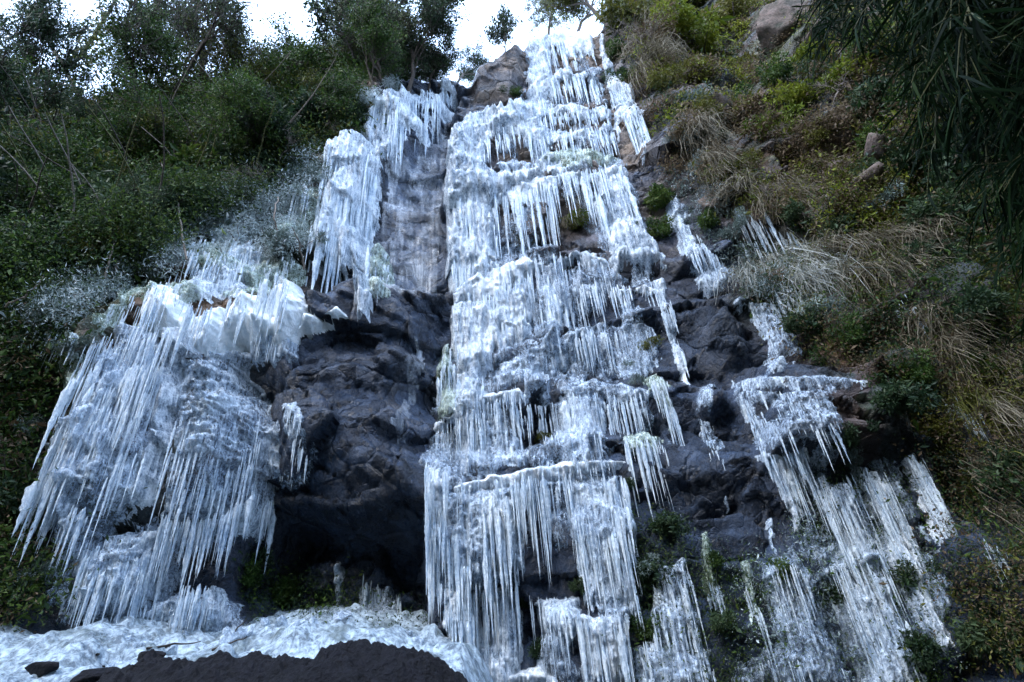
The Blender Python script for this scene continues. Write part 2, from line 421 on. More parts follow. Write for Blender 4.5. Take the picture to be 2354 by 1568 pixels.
# ---------------------------------------------------------------- icicles
def icicle_shape(seed, sides=8, rings=15):
    r = np.random.default_rng(seed)
    t = np.linspace(0, 1, rings); a = np.linspace(0, 2 * np.pi, sides, endpoint=False)
    p = r.uniform(.55, .95)
    rad = (1 - t) ** p * (1 + .12 * np.sin(t * r.uniform(25, 45) + r.uniform(0, 6))) * (1 + .15 * r.standard_normal(rings)) + .035
    rad = rad * (.30 + .70 * sstep(0, .16, t))
    rad = np.clip(rad, .03, 1.6); rad[-1] = .02
    cx = np.cumsum(r.standard_normal(rings)) * .05; cy = np.cumsum(r.standard_normal(rings)) * .05
    lob = 1 + .12 * np.cos(a * 2 + r.uniform(0, 6)) + .08 * np.cos(3 * a + r.uniform(0, 6))
    V = np.stack([rad[:, None] * lob * np.cos(a) + cx[:, None], rad[:, None] * lob * np.sin(a) + cy[:, None], np.repeat(-t[:, None], sides, 1)], -1)
    i = np.arange(rings * sides).reshape(rings, sides); j = np.roll(i, -1, 1)
    F = np.stack([i[:-1], i[1:], j[1:], j[:-1]], -1).reshape(-1, 4)
    V = V.reshape(-1, 3)
    V = np.vstack([V, [[cx[0], cy[0], .02], [cx[-1], cy[-1], -1.003]]])
    return V, F, i[0], i[-1]


SHAPES = []
for s in range(9):
    V, F, top, bot = icicle_shape(100 + s)
    me = bpy.data.meshes.new('icicle')
    faces = [tuple(f) for f in F.tolist()]
    n = len(V)
    for k in range(len(top)):
        faces.append((int(top[k]), int(top[(k + 1) % len(top)]), n - 2)); faces.append((int(bot[(k + 1) % len(bot)]), int(bot[k]), n - 1))
    me.from_pydata(V.tolist(), [], faces)
    me.polygons.foreach_set('use_smooth', np.ones(len(faces), bool)); me.update(); me.materials.append(M_ICICLE)
    SHAPES.append((me, V[:-2], F))


def zdrop(u, v, y, L):
    """height of a drop that spans L picture units below (u, v) at depth y"""
    _, a, b = ray(u, v); _, c, d = ray(u, v + L)
    return y * (b / a - d / c)


def hang(root, specs, off, nmax=60, seed=0):
    """specs: (points, n, Lmin, Lmax, rmin, rmax [, jitter]); points is a polyline, or a closed area when it starts with 'in'"""
    r = np.random.default_rng(seed); allc = []
    for sp in specs:
        pts, n, L0, L1, r0, r1 = sp[:6]; n = int(n * 1.9); r0 *= .75; r1 *= 1.05; jit = sp[6] if len(sp) > 6 else 10
        if pts[0] == 'in':
            P = np.array(pts[1:], float); lo = P.min(0); hi = P.max(0); out = []
            while len(out) < n:
                q = r.uniform(lo, hi, (n * 3, 2)); q = q[sdpoly(q[:, 0], q[:, 1], P) > 0]; out += q.tolist()
            q = np.array(out[:n]); keep = vn(q[:, 0] / 16, q[:, 1] / 34, seed + 3) + .45 * vn(q[:, 0] / 6, q[:, 1] / 20, seed + 6) > -.25 + r.normal(0, .18, n); q = q[keep] if keep.sum() > 3 else q; n = len(q)
        else:
            P = np.array(pts, float); seg = np.linalg.norm(np.diff(P, axis=0), axis=1); cs = np.concatenate([[0], np.cumsum(seg)])
            c = vn(r.uniform(0, 1, n) * 0 + np.arange(n) * .37, np.zeros(n), seed) * .03
            s = np.clip(np.sort(r.uniform(0, 1, n)) + c, 0, 1) * cs[-1]
            q = np.stack([np.interp(s, cs, P[:, 0]), np.interp(s, cs, P[:, 1])], 1)
            q[:, 1] += r.normal(0, jit, n); q[:, 0] += r.normal(0, 2.5, n); keep = vn(q[:, 0] / 14, q[:, 0] * 0, seed + 3) > -.45 + r.normal(0, .2, n); q = q[keep] if keep.sum() > 3 else q; n = len(q)
        k = r.uniform(0, 1, n) ** 2.2
        L = L0 * .7 + (L1 * 1.2 - L0 * .7) * k * (.6 + .4 * (vn(q[:, 0] / 28, q[:, 1] * 0, seed + 4) + 1)); rr = (r0 + (r1 - r0) * r.uniform(0, 1, n) ** 2.0) * (.55 + .45 * L / L1) * np.where(r.uniform(0, 1, n) < .08, 2.4, 1.)
        x, y, z = hit(q[:, 0], q[:, 1], off)
        dep = y * CP + z * SP
        h = np.array([zdrop(a, b, c, d) for a, b, c, d in zip(q[:, 0], q[:, 1], y, L)])
        for i in range(n):
            allc.append((L[i] * rr[i], x[i], y[i] - r.uniform(-.05, .05), z[i], h[i], rr[i] * dep[i] / FD, int(r.integers(len(SHAPES))), r.uniform(0, 6.28), r.normal(0, .012), r.normal(0, .012)))
    allc.sort(key=lambda c: -c[0])
    for c in allc[:nmax]:
        o = child('icicle', SHAPES[c[6]][0], root)
        o.location = Vector((c[1], c[2], c[3] + .03)) - root.location; o.scale = (c[5], c[5], c[4]); o.rotation_euler = (c[8], c[9], c[7])
    VV = []; FF = []; n = 0
    for c in allc[nmax:]:
        V, F = SHAPES[c[6]][1:]; ca, sa = math.cos(c[7]), math.sin(c[7])
        W = np.empty_like(V); W[:, 0] = (V[:, 0] * ca - V[:, 1] * sa) * c[5] + c[1]; W[:, 1] = (V[:, 0] * sa + V[:, 1] * ca) * c[5] + c[2]; W[:, 2] = V[:, 2] * c[4] + c[3] + .03
        VV.append(W); FF.append(F + n); n += len(V)
    if VV:
        me = mesh_from('icicle_fringe', np.vstack(VV) - np.array(root.location)[None], np.vstack(FF), M_ICICLE)
        o = child('icicle_fringe', me, root); o['kind'] = 'stuff'


ICE_N = [0]


def ice(label, poly, t=.16, mat=None, fl=(.06, 5.), lump=(.05, 3.), edge=.10, fringe=.12, icicles=(), holes=(), name='ice_curtain', cat='ice curtain', group=None, nmax=60, zmul=1.5, back=True, sheet='ice_sheet', pebble=.02, gap=0, stuff=False):
    """one body of ice grown on the rock: thick in the middle, thin and ragged at its rim"""
    ICE_N[0] += 1; sd_ = 200 + 17 * ICE_N[0]
    P = np.array(poly, float); Q = []
    for i in range(len(P)):
        a, b = P[i], P[(i + 1) % len(P)]; k = max(1, int(np.linalg.norm(b - a) / 22))
        for s in range(k): Q.append(a + (b - a) * s / k)
    Q = np.array(Q)
    x, y, z = hit(Q[:, 0], Q[:, 1], t * .7)
    W = np.stack([x, z], 1)
    dep = float(np.mean(y * CP + z * SP)); px = dep / (FD * .435)
    sx = 1.15 * px; sz = sx * zmul
    xs = np.arange(x.min() - .1, x.max() + .1, sx); zs = np.arange(z.min() - .1, z.max() + .1, sz)
    A, B = np.meshgrid(xs, zs)
    sd = sdpoly(A, B, W)
    for h in holes:
        hx, hy, hz = hit([p[0] for p in h], [p[1] for p in h], t * .7)
        sd = np.minimum(sd, -sdpoly(A, B, np.stack([hx, hz], 1)))
    Ap = A + .03 * vn(B * 1.5, A * 1.5, sd_)                              # runs wander a little
    k = px / .022
    low = np.clip(np.gradient(sd, axis=0) / sz * 1.6, 0, 1)
    sd = sd + edge * k * fbm(A * 2.2 / k, B * 2.2 / k, sd_ + 1, 4) + fringe * k * (.15 + .85 * low) * (vn(Ap * 9 / k, B * .35 / k, sd_ + 2) + .6 * vn(Ap * 22 / k, B * .5 / k, sd_ + 3))
    if gap: sd = np.minimum(sd, .35 * (fbm(Ap * 2.0 / k, B * .7 / k, sd_ + 12, 5) + gap))
    body = t * (1 - np.exp(-np.clip(sd, 0, None) / (t * .6)))
    fa, ff = fl; ff = ff / k
    big = 1 - np.abs(vn(Ap * ff, B * .12 * ff, sd_ + 4)) * 1.6; med = 1 - np.abs(vn(Ap * ff * 2.3 + 5, B * .2 * ff, sd_ + 5)) * 1.6; sml = 1 - np.abs(vn(Ap * ff * 5 + 5, B * .35 * ff, sd_ + 6)) * 1.6
    flut = fa * k * (.9 * big + .55 * med + .28 * sml)
    la, lf = lump; lf = lf / k
    lum = la * k * (1.2 * (.5 - np.abs(vn(A * lf, B * lf, sd_ + 7))) + .7 * (.5 - np.abs(vn(A * lf * 2.1, B * lf * 2.1, sd_ + 8))) + .5 * fbm(A * lf * .5, B * lf * .5, sd_ + 9, 3))
    fine = pebble * k * vn(A * 26 / k, B * 18 / k, sd_ + 10)
    grow = sstep(0, t * .8, sd)
    out = body + grow * (flut + lum + fine)
    sm = 0
    for q in (.12, .28):
        for da, db in ((q, 0), (-q, 0), (0, q), (0, -q), (q * .7, q * .7), (-q * .7, q * .7), (q * .7, -q * .7), (-q * .7, -q * .7)): sm = sm + at_grid(D, A + da, B + db) / 16
    sm = np.minimum(sm, at_grid(D, A, B) + .03)
    yy = at_grid(D, A, B) * (1 - grow) + sm * grow + .02 - np.clip(out, -.02, None)
    zz = B + .25 * body
    ok = sd > 0
    i = np.arange(A.size).reshape(A.shape)
    F = np.stack([i[:-1, :-1], i[:-1, 1:], i[1:, 1:], i[1:, :-1]], -1).reshape(-1, 4)
    F = F[ok.ravel()[F].all(1)]
    if len(F) == 0:
        print('EMPTY ICE', label); return
    VA = np.stack([A, yy, zz], -1).reshape(-1, 3)
    used = np.unique(F); c = VA[used].mean(0); c[2] = VA[used][:, 2].min()

    def sub(nm, G):
        u = np.unique(G); mp = np.full(A.size, -1); mp[u] = np.arange(len(u)); return mesh_from(nm, VA[u] - c[None], mp[G], mat or M_SEMI)
    if stuff: return tag(link(name, sub(name, F), None, Vector(c)), label, None, None, 'stuff')
    root = link(name, None, None, Vector(c)); root.empty_display_size = .2
    tag(root, label, cat, group)
    lab = np.full(A.size, -1); cells = ok[:-1, :-1] & ok[:-1, 1:] & ok[1:, :-1] & ok[1:, 1:]
    hh, ww = cells.shape; cid = np.full(cells.shape, -1); nc = 0; sizes = []
    cl_ = cells.tolist(); cd = [[-1] * ww for _ in range(hh)]
    for y0 in range(hh):
        row = cl_[y0]
        for x0 in range(ww):
            if row[x0] and cd[y0][x0] < 0:
                st = [(y0, x0)]; cd[y0][x0] = nc; n_ = 0
                while st:
                    yy_, xx_ = st.pop(); n_ += 1
                    for ny, nx_ in ((yy_ + 1, xx_), (yy_ - 1, xx_), (yy_, xx_ + 1), (yy_, xx_ - 1)):
                        if 0 <= ny < hh and 0 <= nx_ < ww and cl_[ny][nx_] and cd[ny][nx_] < 0: cd[ny][nx_] = nc; st.append((ny, nx_))
                sizes.append(n_); nc += 1
    cid = np.array(cd)[cells]
    for q in range(nc):
        if sizes[q] >= max(12, .015 * sum(sizes)): child(sheet, sub(sheet, F[cid == q]), root)
    if icicles: hang(root, icicles, t * .8, nmax, sd_)
    return root


# ---------------------------------------------------------------- the frozen fall
WHITE = dict(mat=M_ICE)
ice('thin clear glaze of ice over the rock of the whole centre fall', [(1215, 100), (1368, 100), (1385, 200), (1420, 330), (1440, 400), (1500, 560), (1560, 800), (1570, 900), (1530, 1000), (1450, 1060), (1455, 1200), (1460, 1350), (1440, 1600), (1100, 1600), (1015, 1480), (985, 1300), (980, 1060), (1000, 860), (1035, 690), (1025, 560), (1025, 400), (1070, 260), (1190, 235)], .07, M_CLEAR, fl=(.05, 5), lump=(.06, 4), edge=.2, gap=.04, pebble=.04, name='ice_glaze', stuff=True)
ice('thin glaze of ice on the rock behind the right hand ice drapes', [(1690, 900), (1980, 1060), (2100, 1060), (2180, 1300), (2190, 1490), (2110, 1600), (1790, 1600), (1760, 1300), (1850, 1210), (1760, 1060)], .07, M_CLEAR, fl=(.05, 5), lump=(.06, 4), edge=.2, gap=.02, pebble=.04, name='ice_glaze', stuff=True)
ice('thin glaze of ice on the wall at the foot of the left shoulder', [(170, 1200), (400, 1180), (600, 1100), (560, 1260), (380, 1300), (420, 1400), (520, 1420), (480, 1460), (120, 1440), (100, 1320)], .07, M_CLEAR, fl=(.05, 5), lump=(.08, 4), edge=.2, gap=.12, pebble=.05, name='ice_glaze', stuff=True)
# --- crown of the fall
ice('thin white ice streak down the left edge of the topmost rock cap', [(1208, 100), (1245, 88), (1268, 120), (1262, 180), (1240, 200), (1214, 215)], .14, M_ICE, icicles=[([(1230, 110), (1365, 100)], 40, 25, 75, 1.5, 4)], nmax=30)
ice('white icy lip along the summit of the fall against the sky', [(1208, 100), (1240, 84), (1300, 70), (1352, 76), (1376, 100), (1370, 122), (1300, 112), (1240, 116)], .2, M_SNOW, fl=(.03, 4), icicles=[([(1240, 112), (1300, 104), (1370, 118)], 50, 15, 70, 1.2, 3.2)], nmax=40)
ice('curved ice ledge with a comb of icicles below the summit rock cap', [(1150, 255), (1190, 225), (1225, 190), (1290, 162), (1352, 158), (1378, 185), (1378, 215), (1330, 190), (1290, 188), (1262, 225), (1225, 260), (1180, 268)], .2, M_ICE, fl=(.04, 4), icicles=[([(1262, 205), (1295, 188), (1340, 188), (1378, 205)], 90, 22, 62, 1.3, 3.4), ([(1235, 225), (1270, 260)], 26, 15, 50, 1.2, 3)], nmax=80)
ice('narrow white ice strip on the right shoulder of the summit beside green shrubs', [(1374, 92), (1384, 66), (1396, 84), (1392, 118), (1408, 165), (1446, 196), (1470, 236), (1440, 246), (1412, 262), (1402, 232), (1388, 180)], .18, M_ICE, icicles=[([(1395, 190), (1440, 240)], 30, 20, 60, 1.2, 3), (['in', (1390, 170), (1440, 196), (1460, 236), (1412, 250)], 30, 20, 60, 1, 3)], nmax=40)
ice('white fan of icicles leaning over the black gully high on the right', [(1412, 256), (1446, 236), (1478, 250), (1490, 300), (1496, 340), (1480, 350), (1458, 312), (1436, 270), (1424, 276), (1430, 350), (1420, 330), (1410, 290)], .2, M_ICE, icicles=[(['in', (1420, 256), (1450, 240), (1480, 262), (1488, 310), (1450, 300)], 90, 20, 90, 1.2, 3.4)], nmax=70)
# --- upper tiers of the centre
ice('broad white frozen wall of knobbly ice on the left of the upper fall', [(1064, 258), (1120, 246), (1180, 236), (1232, 232), (1240, 262), (1190, 292), (1122, 298), (1112, 362), (1150, 392), (1236, 384), (1262, 402), (1180, 436), (1142, 474), (1150, 560), (1148, 604), (1100, 628), (1040, 662), (1022, 622), (1026, 540), (1018, 460), (1018, 400), (1032, 312)], .3, M_ICE, fl=(.13, 5), lump=(.05, 4), edge=.10, icicles=[(['in', (1040, 480), (1140, 470), (1145, 590), (1045, 640)], 110, 25, 90, 1.5, 4.5), ([(1040, 600), (1148, 560)], 40, 30, 70, 2, 4)], nmax=80, pebble=.03)
ice('ice crossbar with short icicles beneath the second ledge', [(1180, 262), (1232, 226), (1300, 240), (1384, 244), (1404, 262), (1380, 274), (1300, 268), (1250, 272), (1240, 300), (1220, 330), (1200, 300)], .16, M_ICE, fl=(.04, 4), icicles=[([(1240, 264), (1400, 262)], 80, 12, 42, 1.2, 3)], nmax=60)
ice('pale ice ledge over the brown rock window in the upper left tier', [(1104, 306), (1130, 288), (1186, 278), (1240, 286), (1270, 300), (1240, 318), (1190, 312), (1140, 312), (1112, 330)], .16, M_ICE, fl=(.04, 4), icicles=[([(1110, 316), (1190, 304), (1262, 312)], 70, 25, 70, 1.3, 3.6)], nmax=60)
ice('pale ice ledge over the brown rock window in the upper right tier', [(1258, 300), (1310, 300), (1398, 288), (1414, 302), (1390, 318), (1320, 320), (1262, 318)], .16, M_ICE, fl=(.04, 4), icicles=[([(1262, 312), (1410, 304)], 70, 16, 52, 1.2, 3.2)], nmax=60)
ice('white ice slope joining the upper tiers between the two rock windows', [(1196, 296), (1242, 262), (1262, 300), (1264, 350), (1300, 372), (1290, 396), (1232, 388), (1220, 350)], .16, M_ICE, icicles=[([(1225, 345), (1270, 368)], 20, 10, 30, 1.2, 3)], nmax=20)
ice('cloudy ice shelf with green moss showing beside the right rim', [(1246, 352), (1290, 340), (1340, 342), (1410, 332), (1430, 378), (1384, 376), (1310, 378), (1250, 380)], .18, M_GREEN, fl=(.04, 4), icicles=[([(1260, 345), (1410, 335)], 50, 8, 30, 1.2, 3)], nmax=40)
ice('small frilled ice shelf across the middle of the upper left tier', [(1104, 392), (1150, 372), (1220, 372), (1262, 384), (1240, 394), (1160, 398), (1112, 404)], .14, M_SEMI, fl=(.04, 4), icicles=[([(1112, 396), (1240, 388)], 50, 10, 32, 1.1, 2.8)], nmax=40)
ice('snowy white ice apron above the long icicle comb', [(1132, 452), (1180, 424), (1250, 396), (1330, 384), (1428, 380), (1444, 402), (1390, 408), (1300, 412), (1262, 440), (1180, 462)], .24, M_SNOW, fl=(.04, 4), icicles=[(['in', (1140, 440), (1250, 400), (1430, 386), (1300, 410), (1180, 455)], 50, 12, 45, 1.2, 3.2), ([(1140, 452), (1270, 438)], 110, 40, 145, 1.6, 4.6), ([(1270, 415), (1300, 408), (1400, 402)], 90, 20, 100, 1.3, 3.6)], nmax=95)
ice('long white ice drape on the right rim tapering down to a knob', [(1384, 402), (1438, 380), (1452, 440), (1482, 510), (1520, 572), (1552, 606), (1530, 622), (1484, 606), (1440, 604), (1430, 650), (1416, 650), (1404, 596), (1392, 510), (1368, 460)], .26, M_ICE, fl=(.12, 5), lump=(.03, 3), icicles=[(['in', (1390, 410), (1438, 400), (1490, 540), (1410, 560)], 90, 30, 110, 1.4, 4.2), ([(1366, 450), (1400, 500)], 26, 40, 120, 1.3, 3.6)], nmax=80)
# --- middle tier
ice('big snowy ice apron sweeping across the middle of the fall', [(1036, 664), (1090, 628), (1150, 602), (1200, 584), (1244, 580), (1268, 594), (1296, 572), (1330, 562), (1396, 586), (1412, 612), (1330, 602), (1290, 622), (1236, 628), (1176, 664), (1100, 694), (1036, 696)], .3, M_SNOW, fl=(.03, 4), lump=(.06, 3), icicles=[(['in', (1040, 650), (1190, 592), (1330, 575), (1400, 600), (1180, 650), (1050, 690)], 60, 15, 60, 1.3, 3.4), ([(1110, 690), (1180, 660), (1240, 628)], 60, 25, 95, 1.4, 3.8)], nmax=60)
ice('white fluted ice wall under the left end of the middle apron', [(1036, 694), (1110, 688), (1180, 656), (1222, 636), (1226, 720), (1214, 764), (1170, 790), (1130, 800), (1106, 890), (1072, 900), (1046, 862), (1030, 790)], .24, M_ICE, fl=(.13, 6), lump=(.03, 3), icicles=[(['in', (1040, 700), (1220, 660), (1210, 750), (1100, 800), (1045, 820)], 150, 35, 150, 1.3, 4.2)], nmax=95)
ice('glassy ice veil with dark rock behind at the middle right', [(1226, 632), (1290, 618), (1336, 602), (1410, 618), (1470, 640), (1400, 664), (1380, 716), (1300, 748), (1232, 768)], .16, M_CLEAR, fl=(.06, 6), icicles=[(['in', (1232, 640), (1400, 640), (1370, 710), (1240, 750)], 70, 25, 80, 1.2, 3.4)], nmax=60)
ice('slanting milky ice rib below the glassy veil', [(1208, 796), (1250, 772), (1330, 746), (1402, 734), (1392, 756), (1334, 784), (1316, 836), (1230, 868), (1166, 884), (1120, 868), (1150, 830)], .22, M_SEMI, fl=(.03, 4), lump=(.09, 5), icicles=[([(1320, 782), (1392, 756)], 36, 25, 75, 1.2, 3.4)], nmax=36, pebble=.03)
ice('ribbed translucent ice over grey rock between slanting rib and right edge', [(1318, 800), (1350, 776), (1400, 752), (1480, 740), (1520, 780), (1500, 860), (1440, 872), (1330, 860)], .12, M_CLEAR, fl=(.06, 7), icicles=[(['in', (1320, 790), (1400, 760), (1500, 760), (1490, 830), (1340, 840)], 60, 30, 90, 1.2, 3.6)], nmax=50)
ice('white arched ice cornice at the middle right rim', [(1392, 668), (1440, 656), (1490, 648), (1522, 668), (1490, 676), (1440, 676), (1410, 690)], .2, M_SNOW, fl=(.03, 4), icicles=[([(1400, 676), (1510, 664)], 40, 20, 110, 1.3, 3.6)], nmax=40)
ice('narrow white ice rope down the right rim of the middle tier', [(1500, 640), (1528, 636), (1544, 700), (1562, 772), (1586, 850), (1578, 884), (1556, 830), (1530, 748), (1514, 690)], .18, M_ICE, fl=(.05, 7), icicles=[(['in', (1510, 650), (1540, 690), (1570, 820), (1550, 820), (1520, 720)], 50, 25, 70, 1.2, 3.4)], nmax=40)
ice('green tinted mossy ice drape on the left rim of the middle tier', [(1000, 850), (1014, 790), (1032, 770), (1046, 850), (1062, 930), (1052, 972), (1000, 966)], .2, M_GREEN, fl=(.08, 8), icicles=[(['in', (1004, 830), (1040, 800), (1055, 930), (1004, 930)], 60, 25, 75, 1.3, 3.6)], nmax=50)
ice('mossy ice tassel hanging from the right rim above the wet boulders', [(1480, 870), (1510, 850), (1540, 880), (1560, 960), (1560, 1010), (1540, 1000), (1516, 930)], .16, M_GREEN, fl=(.06, 8), icicles=[(['in', (1490, 870), (1530, 870), (1556, 970), (1530, 950)], 50, 25, 80, 1.2, 3.4)], nmax=40)
# --- lower middle tier
ice('slanting snowy ice ramp at the left of the lower middle tier', [(998, 964), (1056, 926), (1110, 896), (1190, 880), (1212, 896), (1160, 930), (1100, 966), (1056, 988), (998, 996)], .24, M_SNOW, fl=(.03, 4), icicles=[(['in', (1010, 970), (1190, 885), (1190, 905), (1050, 985)], 50, 15, 60, 1.3, 3.4), ([(1010, 992), (1100, 968), (1200, 900)], 50, 20, 70, 1.2, 3.4)], nmax=50)
ice('crusted ice shelf at the right of the lower middle tier', [(1284, 884), (1370, 868), (1450, 876), (1512, 896), (1496, 916), (1460, 924), (1400, 930), (1300, 920)], .22, M_SEMI, fl=(.03, 4), lump=(.06, 6), icicles=[([(1290, 916), (1400, 926), (1500, 910)], 60, 25, 95, 1.3, 3.6)], nmax=55)
ice('wide curtain of clear ice and icicles across the lower middle tier', [(986, 992), (1060, 984), (1110, 962), (1190, 912), (1290, 914), (1400, 926), (1486, 920), (1506, 960), (1470, 1010), (1400, 1044), (1300, 1056), (1120, 1084), (1036, 1094), (984, 1104), (972, 1050)], .16, M_CLEAR, fl=(.09, 6), lump=(.06, 5), holes=[[(1180, 930), (1250, 925), (1270, 1010), (1200, 1020)], [(1400, 940), (1470, 935), (1460, 1010), (1400, 1010)]], icicles=[(['in', (990, 1000), (1190, 930), (1290, 925), (1490, 930), (1460, 980), (1300, 1010), (1000, 1060)], 230, 30, 120, 1.3, 4.4)], nmax=95)
ice('white ice pillar on the left edge of the lower fall beside the dark slab', [(972, 1064), (1030, 1066), (1036, 1130), (1038, 1200), (1024, 1262), (1016, 1336), (990, 1376), (980, 1320), (976, 1230)], .28, M_ICE, fl=(.12, 7), icicles=[(['in', (976, 1070), (1030, 1070), (1030, 1220), (980, 1230)], 80, 40, 140, 1.6, 4.5)], nmax=70)
ice('bright snowy ledge of ice at the foot of the lower middle tier', [(1036, 1110), (1120, 1084), (1250, 1062), (1390, 1042), (1440, 1050), (1410, 1082), (1300, 1100), (1200, 1114), (1100, 1126), (1040, 1136)], .3, M_SNOW, fl=(.02, 4), lump=(.05, 4), icicles=[(['in', (1040, 1112), (1390, 1050), (1420, 1070), (1200, 1110), (1050, 1132)], 70, 12, 70, 1.3, 3.2)], nmax=60)
# --- bottom tier
ice('broad frozen curtain under the bright ledge at the left of the bottom tier', [(1002, 1130), (1100, 1116), (1196, 1106), (1212, 1200), (1206, 1300), (1170, 1336), (1080, 1372), (1012, 1360)], .24, M_SEMI, fl=(.08, 5), lump=(.10, 5), icicles=[(['in', (1010, 1140), (1200, 1120), (1200, 1250), (1020, 1300)], 130, 50, 190, 1.5, 4.5), ([(1180, 1110), (1200, 1116)], 8, 150, 230, 3, 5)], nmax=95, pebble=.03)
ice('row of long slender icicles in front of the dark centre of the bottom tier', [(1196, 1108), (1300, 1094), (1320, 1110), (1300, 1135), (1210, 1140)], .18, M_SEMI, fl=(.05, 6), icicles=[([(1190, 1122), (1320, 1112)], 46, 60, 210, 1.5, 4.4)], nmax=46)
ice('wide icicle curtain at the right of the bottom tier', [(1288, 1100), (1360, 1090), (1432, 1086), (1450, 1180), (1464, 1300), (1446, 1404), (1400, 1410), (1340, 1390), (1320, 1280)], .18, M_SEMI, fl=(.09, 6), icicles=[(['in', (1300, 1104), (1430, 1094), (1450, 1230), (1330, 1240)], 130, 60, 210, 1.5, 4.6)], nmax=95)
ice('column of white ice standing on the ground at the left of the bottom tier', [(1010, 1340), (1100, 1346), (1190, 1340), (1204, 1440), (1200, 1500), (1186, 1600), (1110, 1600), (1062, 1490), (1016, 1490)], .26, M_ICE, fl=(.13, 6), icicles=[(['in', (1010, 1340), (1190, 1340), (1190, 1430), (1060, 1450), (1015, 1420)], 130, 50, 170, 1.6, 4.6)], nmax=95, holes=[[(1110, 1400), (1122, 1400), (1124, 1480), (1112, 1480)]])
ice('clear ice curtain hanging from the mossy overhang at the bottom centre', [(1212, 1372), (1330, 1372), (1342, 1450), (1300, 1500), (1240, 1470)], .14, M_SEMI, fl=(.10, 7), icicles=[(['in', (1215, 1376), (1330, 1376), (1335, 1430), (1230, 1430)], 80, 40, 150, 1.5, 4)], nmax=70)
ice('dense icicle curtain at the bottom right of the centre fall', [(1326, 1410), (1440, 1404), (1452, 1490), (1456, 1600), (1350, 1600), (1336, 1500)], .2, M_ICE, fl=(.13, 7), icicles=[(['in', (1330, 1410), (1440, 1410), (1450, 1500), (1340, 1500)], 110, 50, 160, 1.6, 4.4)], nmax=95)
ice('low rounded heap of ice at the foot of the centre fall', [(1130, 1600), (1150, 1540), (1200, 1524), (1260, 1530), (1290, 1560), (1290, 1600)], .35, M_SNOW, fl=(.02, 5), lump=(.08, 6), pebble=.03, name='ice_mound', cat='ice mound')

# --- left branch, upper
ice('frosty white ice fall beneath the trees at the upper left', [(822, 250), (870, 214), (940, 204), (1000, 190), (1048, 180), (1052, 226), (1010, 288), (950, 322), (904, 352), (872, 372), (850, 330), (830, 296)], .3, M_ICE, fl=(.14, 4), lump=(.03, 3), edge=.2, icicles=[(['in', (840, 240), (1040, 190), (1040, 230), (900, 330)], 120, 30, 95, 1.3, 3.8)], nmax=90, pebble=.03, gap=.5)
ice('tall white icicle cascade left of the wet rock channel', [(742, 334), (800, 304), (860, 322), (876, 376), (870, 440), (860, 510), (850, 570), (846, 690), (826, 720), (808, 650), (782, 600), (744, 588), (714, 620), (718, 530), (732, 430)], .38, M_ICE, fl=(.17, 4), lump=(.025, 3), fringe=.3, icicles=[(['in', (745, 350), (860, 340), (866, 430), (730, 480)], 120, 60, 180, 1.6, 4.8), ([(716, 530), (745, 560)], 14, 60, 120, 3, 8), ([(760, 540), (850, 570)], 30, 60, 170, 2.5, 8), (['in', (735, 430), (860, 430), (840, 560), (730, 540)], 40, 80, 200, 2.5, 7)], nmax=95)
ice('green frosted moss tuft with small icicles beside the tall white cascade', [(846, 570), (870, 545), (896, 580), (910, 640), (880, 680), (848, 670)], .22, M_GREEN, fl=(.08, 9), lump=(.10, 7), icicles=[(['in', (850, 570), (890, 580), (900, 640), (850, 650)], 50, 15, 50, 1, 2.6)], nmax=40)
# --- left branch, frosted bank and bulbs
ice('ragged white ice crust on frozen shrubs between forest and ice bulbs', [(410, 560), (470, 520), (560, 505), (610, 560), (640, 590), (600, 640), (520, 650), (440, 650), (420, 610)], .3, M_GREEN, fl=(.08, 5), lump=(.16, 5), edge=.45, icicles=[(['in', (420, 560), (560, 520), (620, 590), (450, 630)], 100, 12, 50, 1.3, 3.6)], nmax=70, pebble=.05, gap=.12)
ice('spire of frozen spray over a shrub below the dark forest', [(450, 500), (470, 430), (484, 400), (500, 440), (500, 500), (530, 530), (460, 540)], .25, M_GREEN, fl=(.06, 7), lump=(.12, 7), edge=.25, pebble=.05, name='ice_crusted_shrub', cat='frozen shrub', gap=.12)
ice('frosted ice bank hanging left of the tall white cascade', [(640, 460), (690, 400), (736, 360), (742, 400), (716, 500), (690, 560), (640, 540)], .25, M_GREEN, fl=(.07, 6), lump=(.12, 6), edge=.35, icicles=[(['in', (650, 450), (730, 380), (700, 520), (650, 520)], 70, 15, 60, 1.3, 3.4)], nmax=60, pebble=.05, gap=.12)
ice('rounded white ice bulb farthest left on the left shoulder', [(284, 700), (304, 636), (350, 614), (396, 636), (416, 684), (400, 730), (330, 740), (272, 730)], .75, M_MILK, fl=(.10, 4), lump=(.03, 3), edge=.03, fringe=.04, icicles=[(['in', (330, 660), (400, 650), (400, 705), (335, 710)], 24, 50, 100, 1.5, 4)], nmax=24)
ice('lumpy white ice mass between the left bulb and the tall double bulb', [(404, 706), (440, 680), (500, 670), (524, 656), (590, 642), (610, 690), (600, 770), (540, 786), (450, 796), (396, 766)], .7, M_MILK, fl=(.13, 4), lump=(.07, 3), edge=.10, fringe=.04, icicles=[(['in', (420, 690), (590, 660), (590, 730), (420, 740)], 40, 50, 110, 1.6, 4)], nmax=40)
ice('tall double headed white ice bulb above the dark slab', [(596, 660), (606, 606), (634, 596), (646, 612), (672, 624), (686, 660), (684, 700), (660, 756), (596, 776)], .8, M_MILK, fl=(.09, 4), lump=(.04, 3), edge=.03, fringe=.04, icicles=[(['in', (600, 640), (670, 640), (660, 700), (605, 700)], 30, 50, 110, 1.6, 4)], nmax=30)
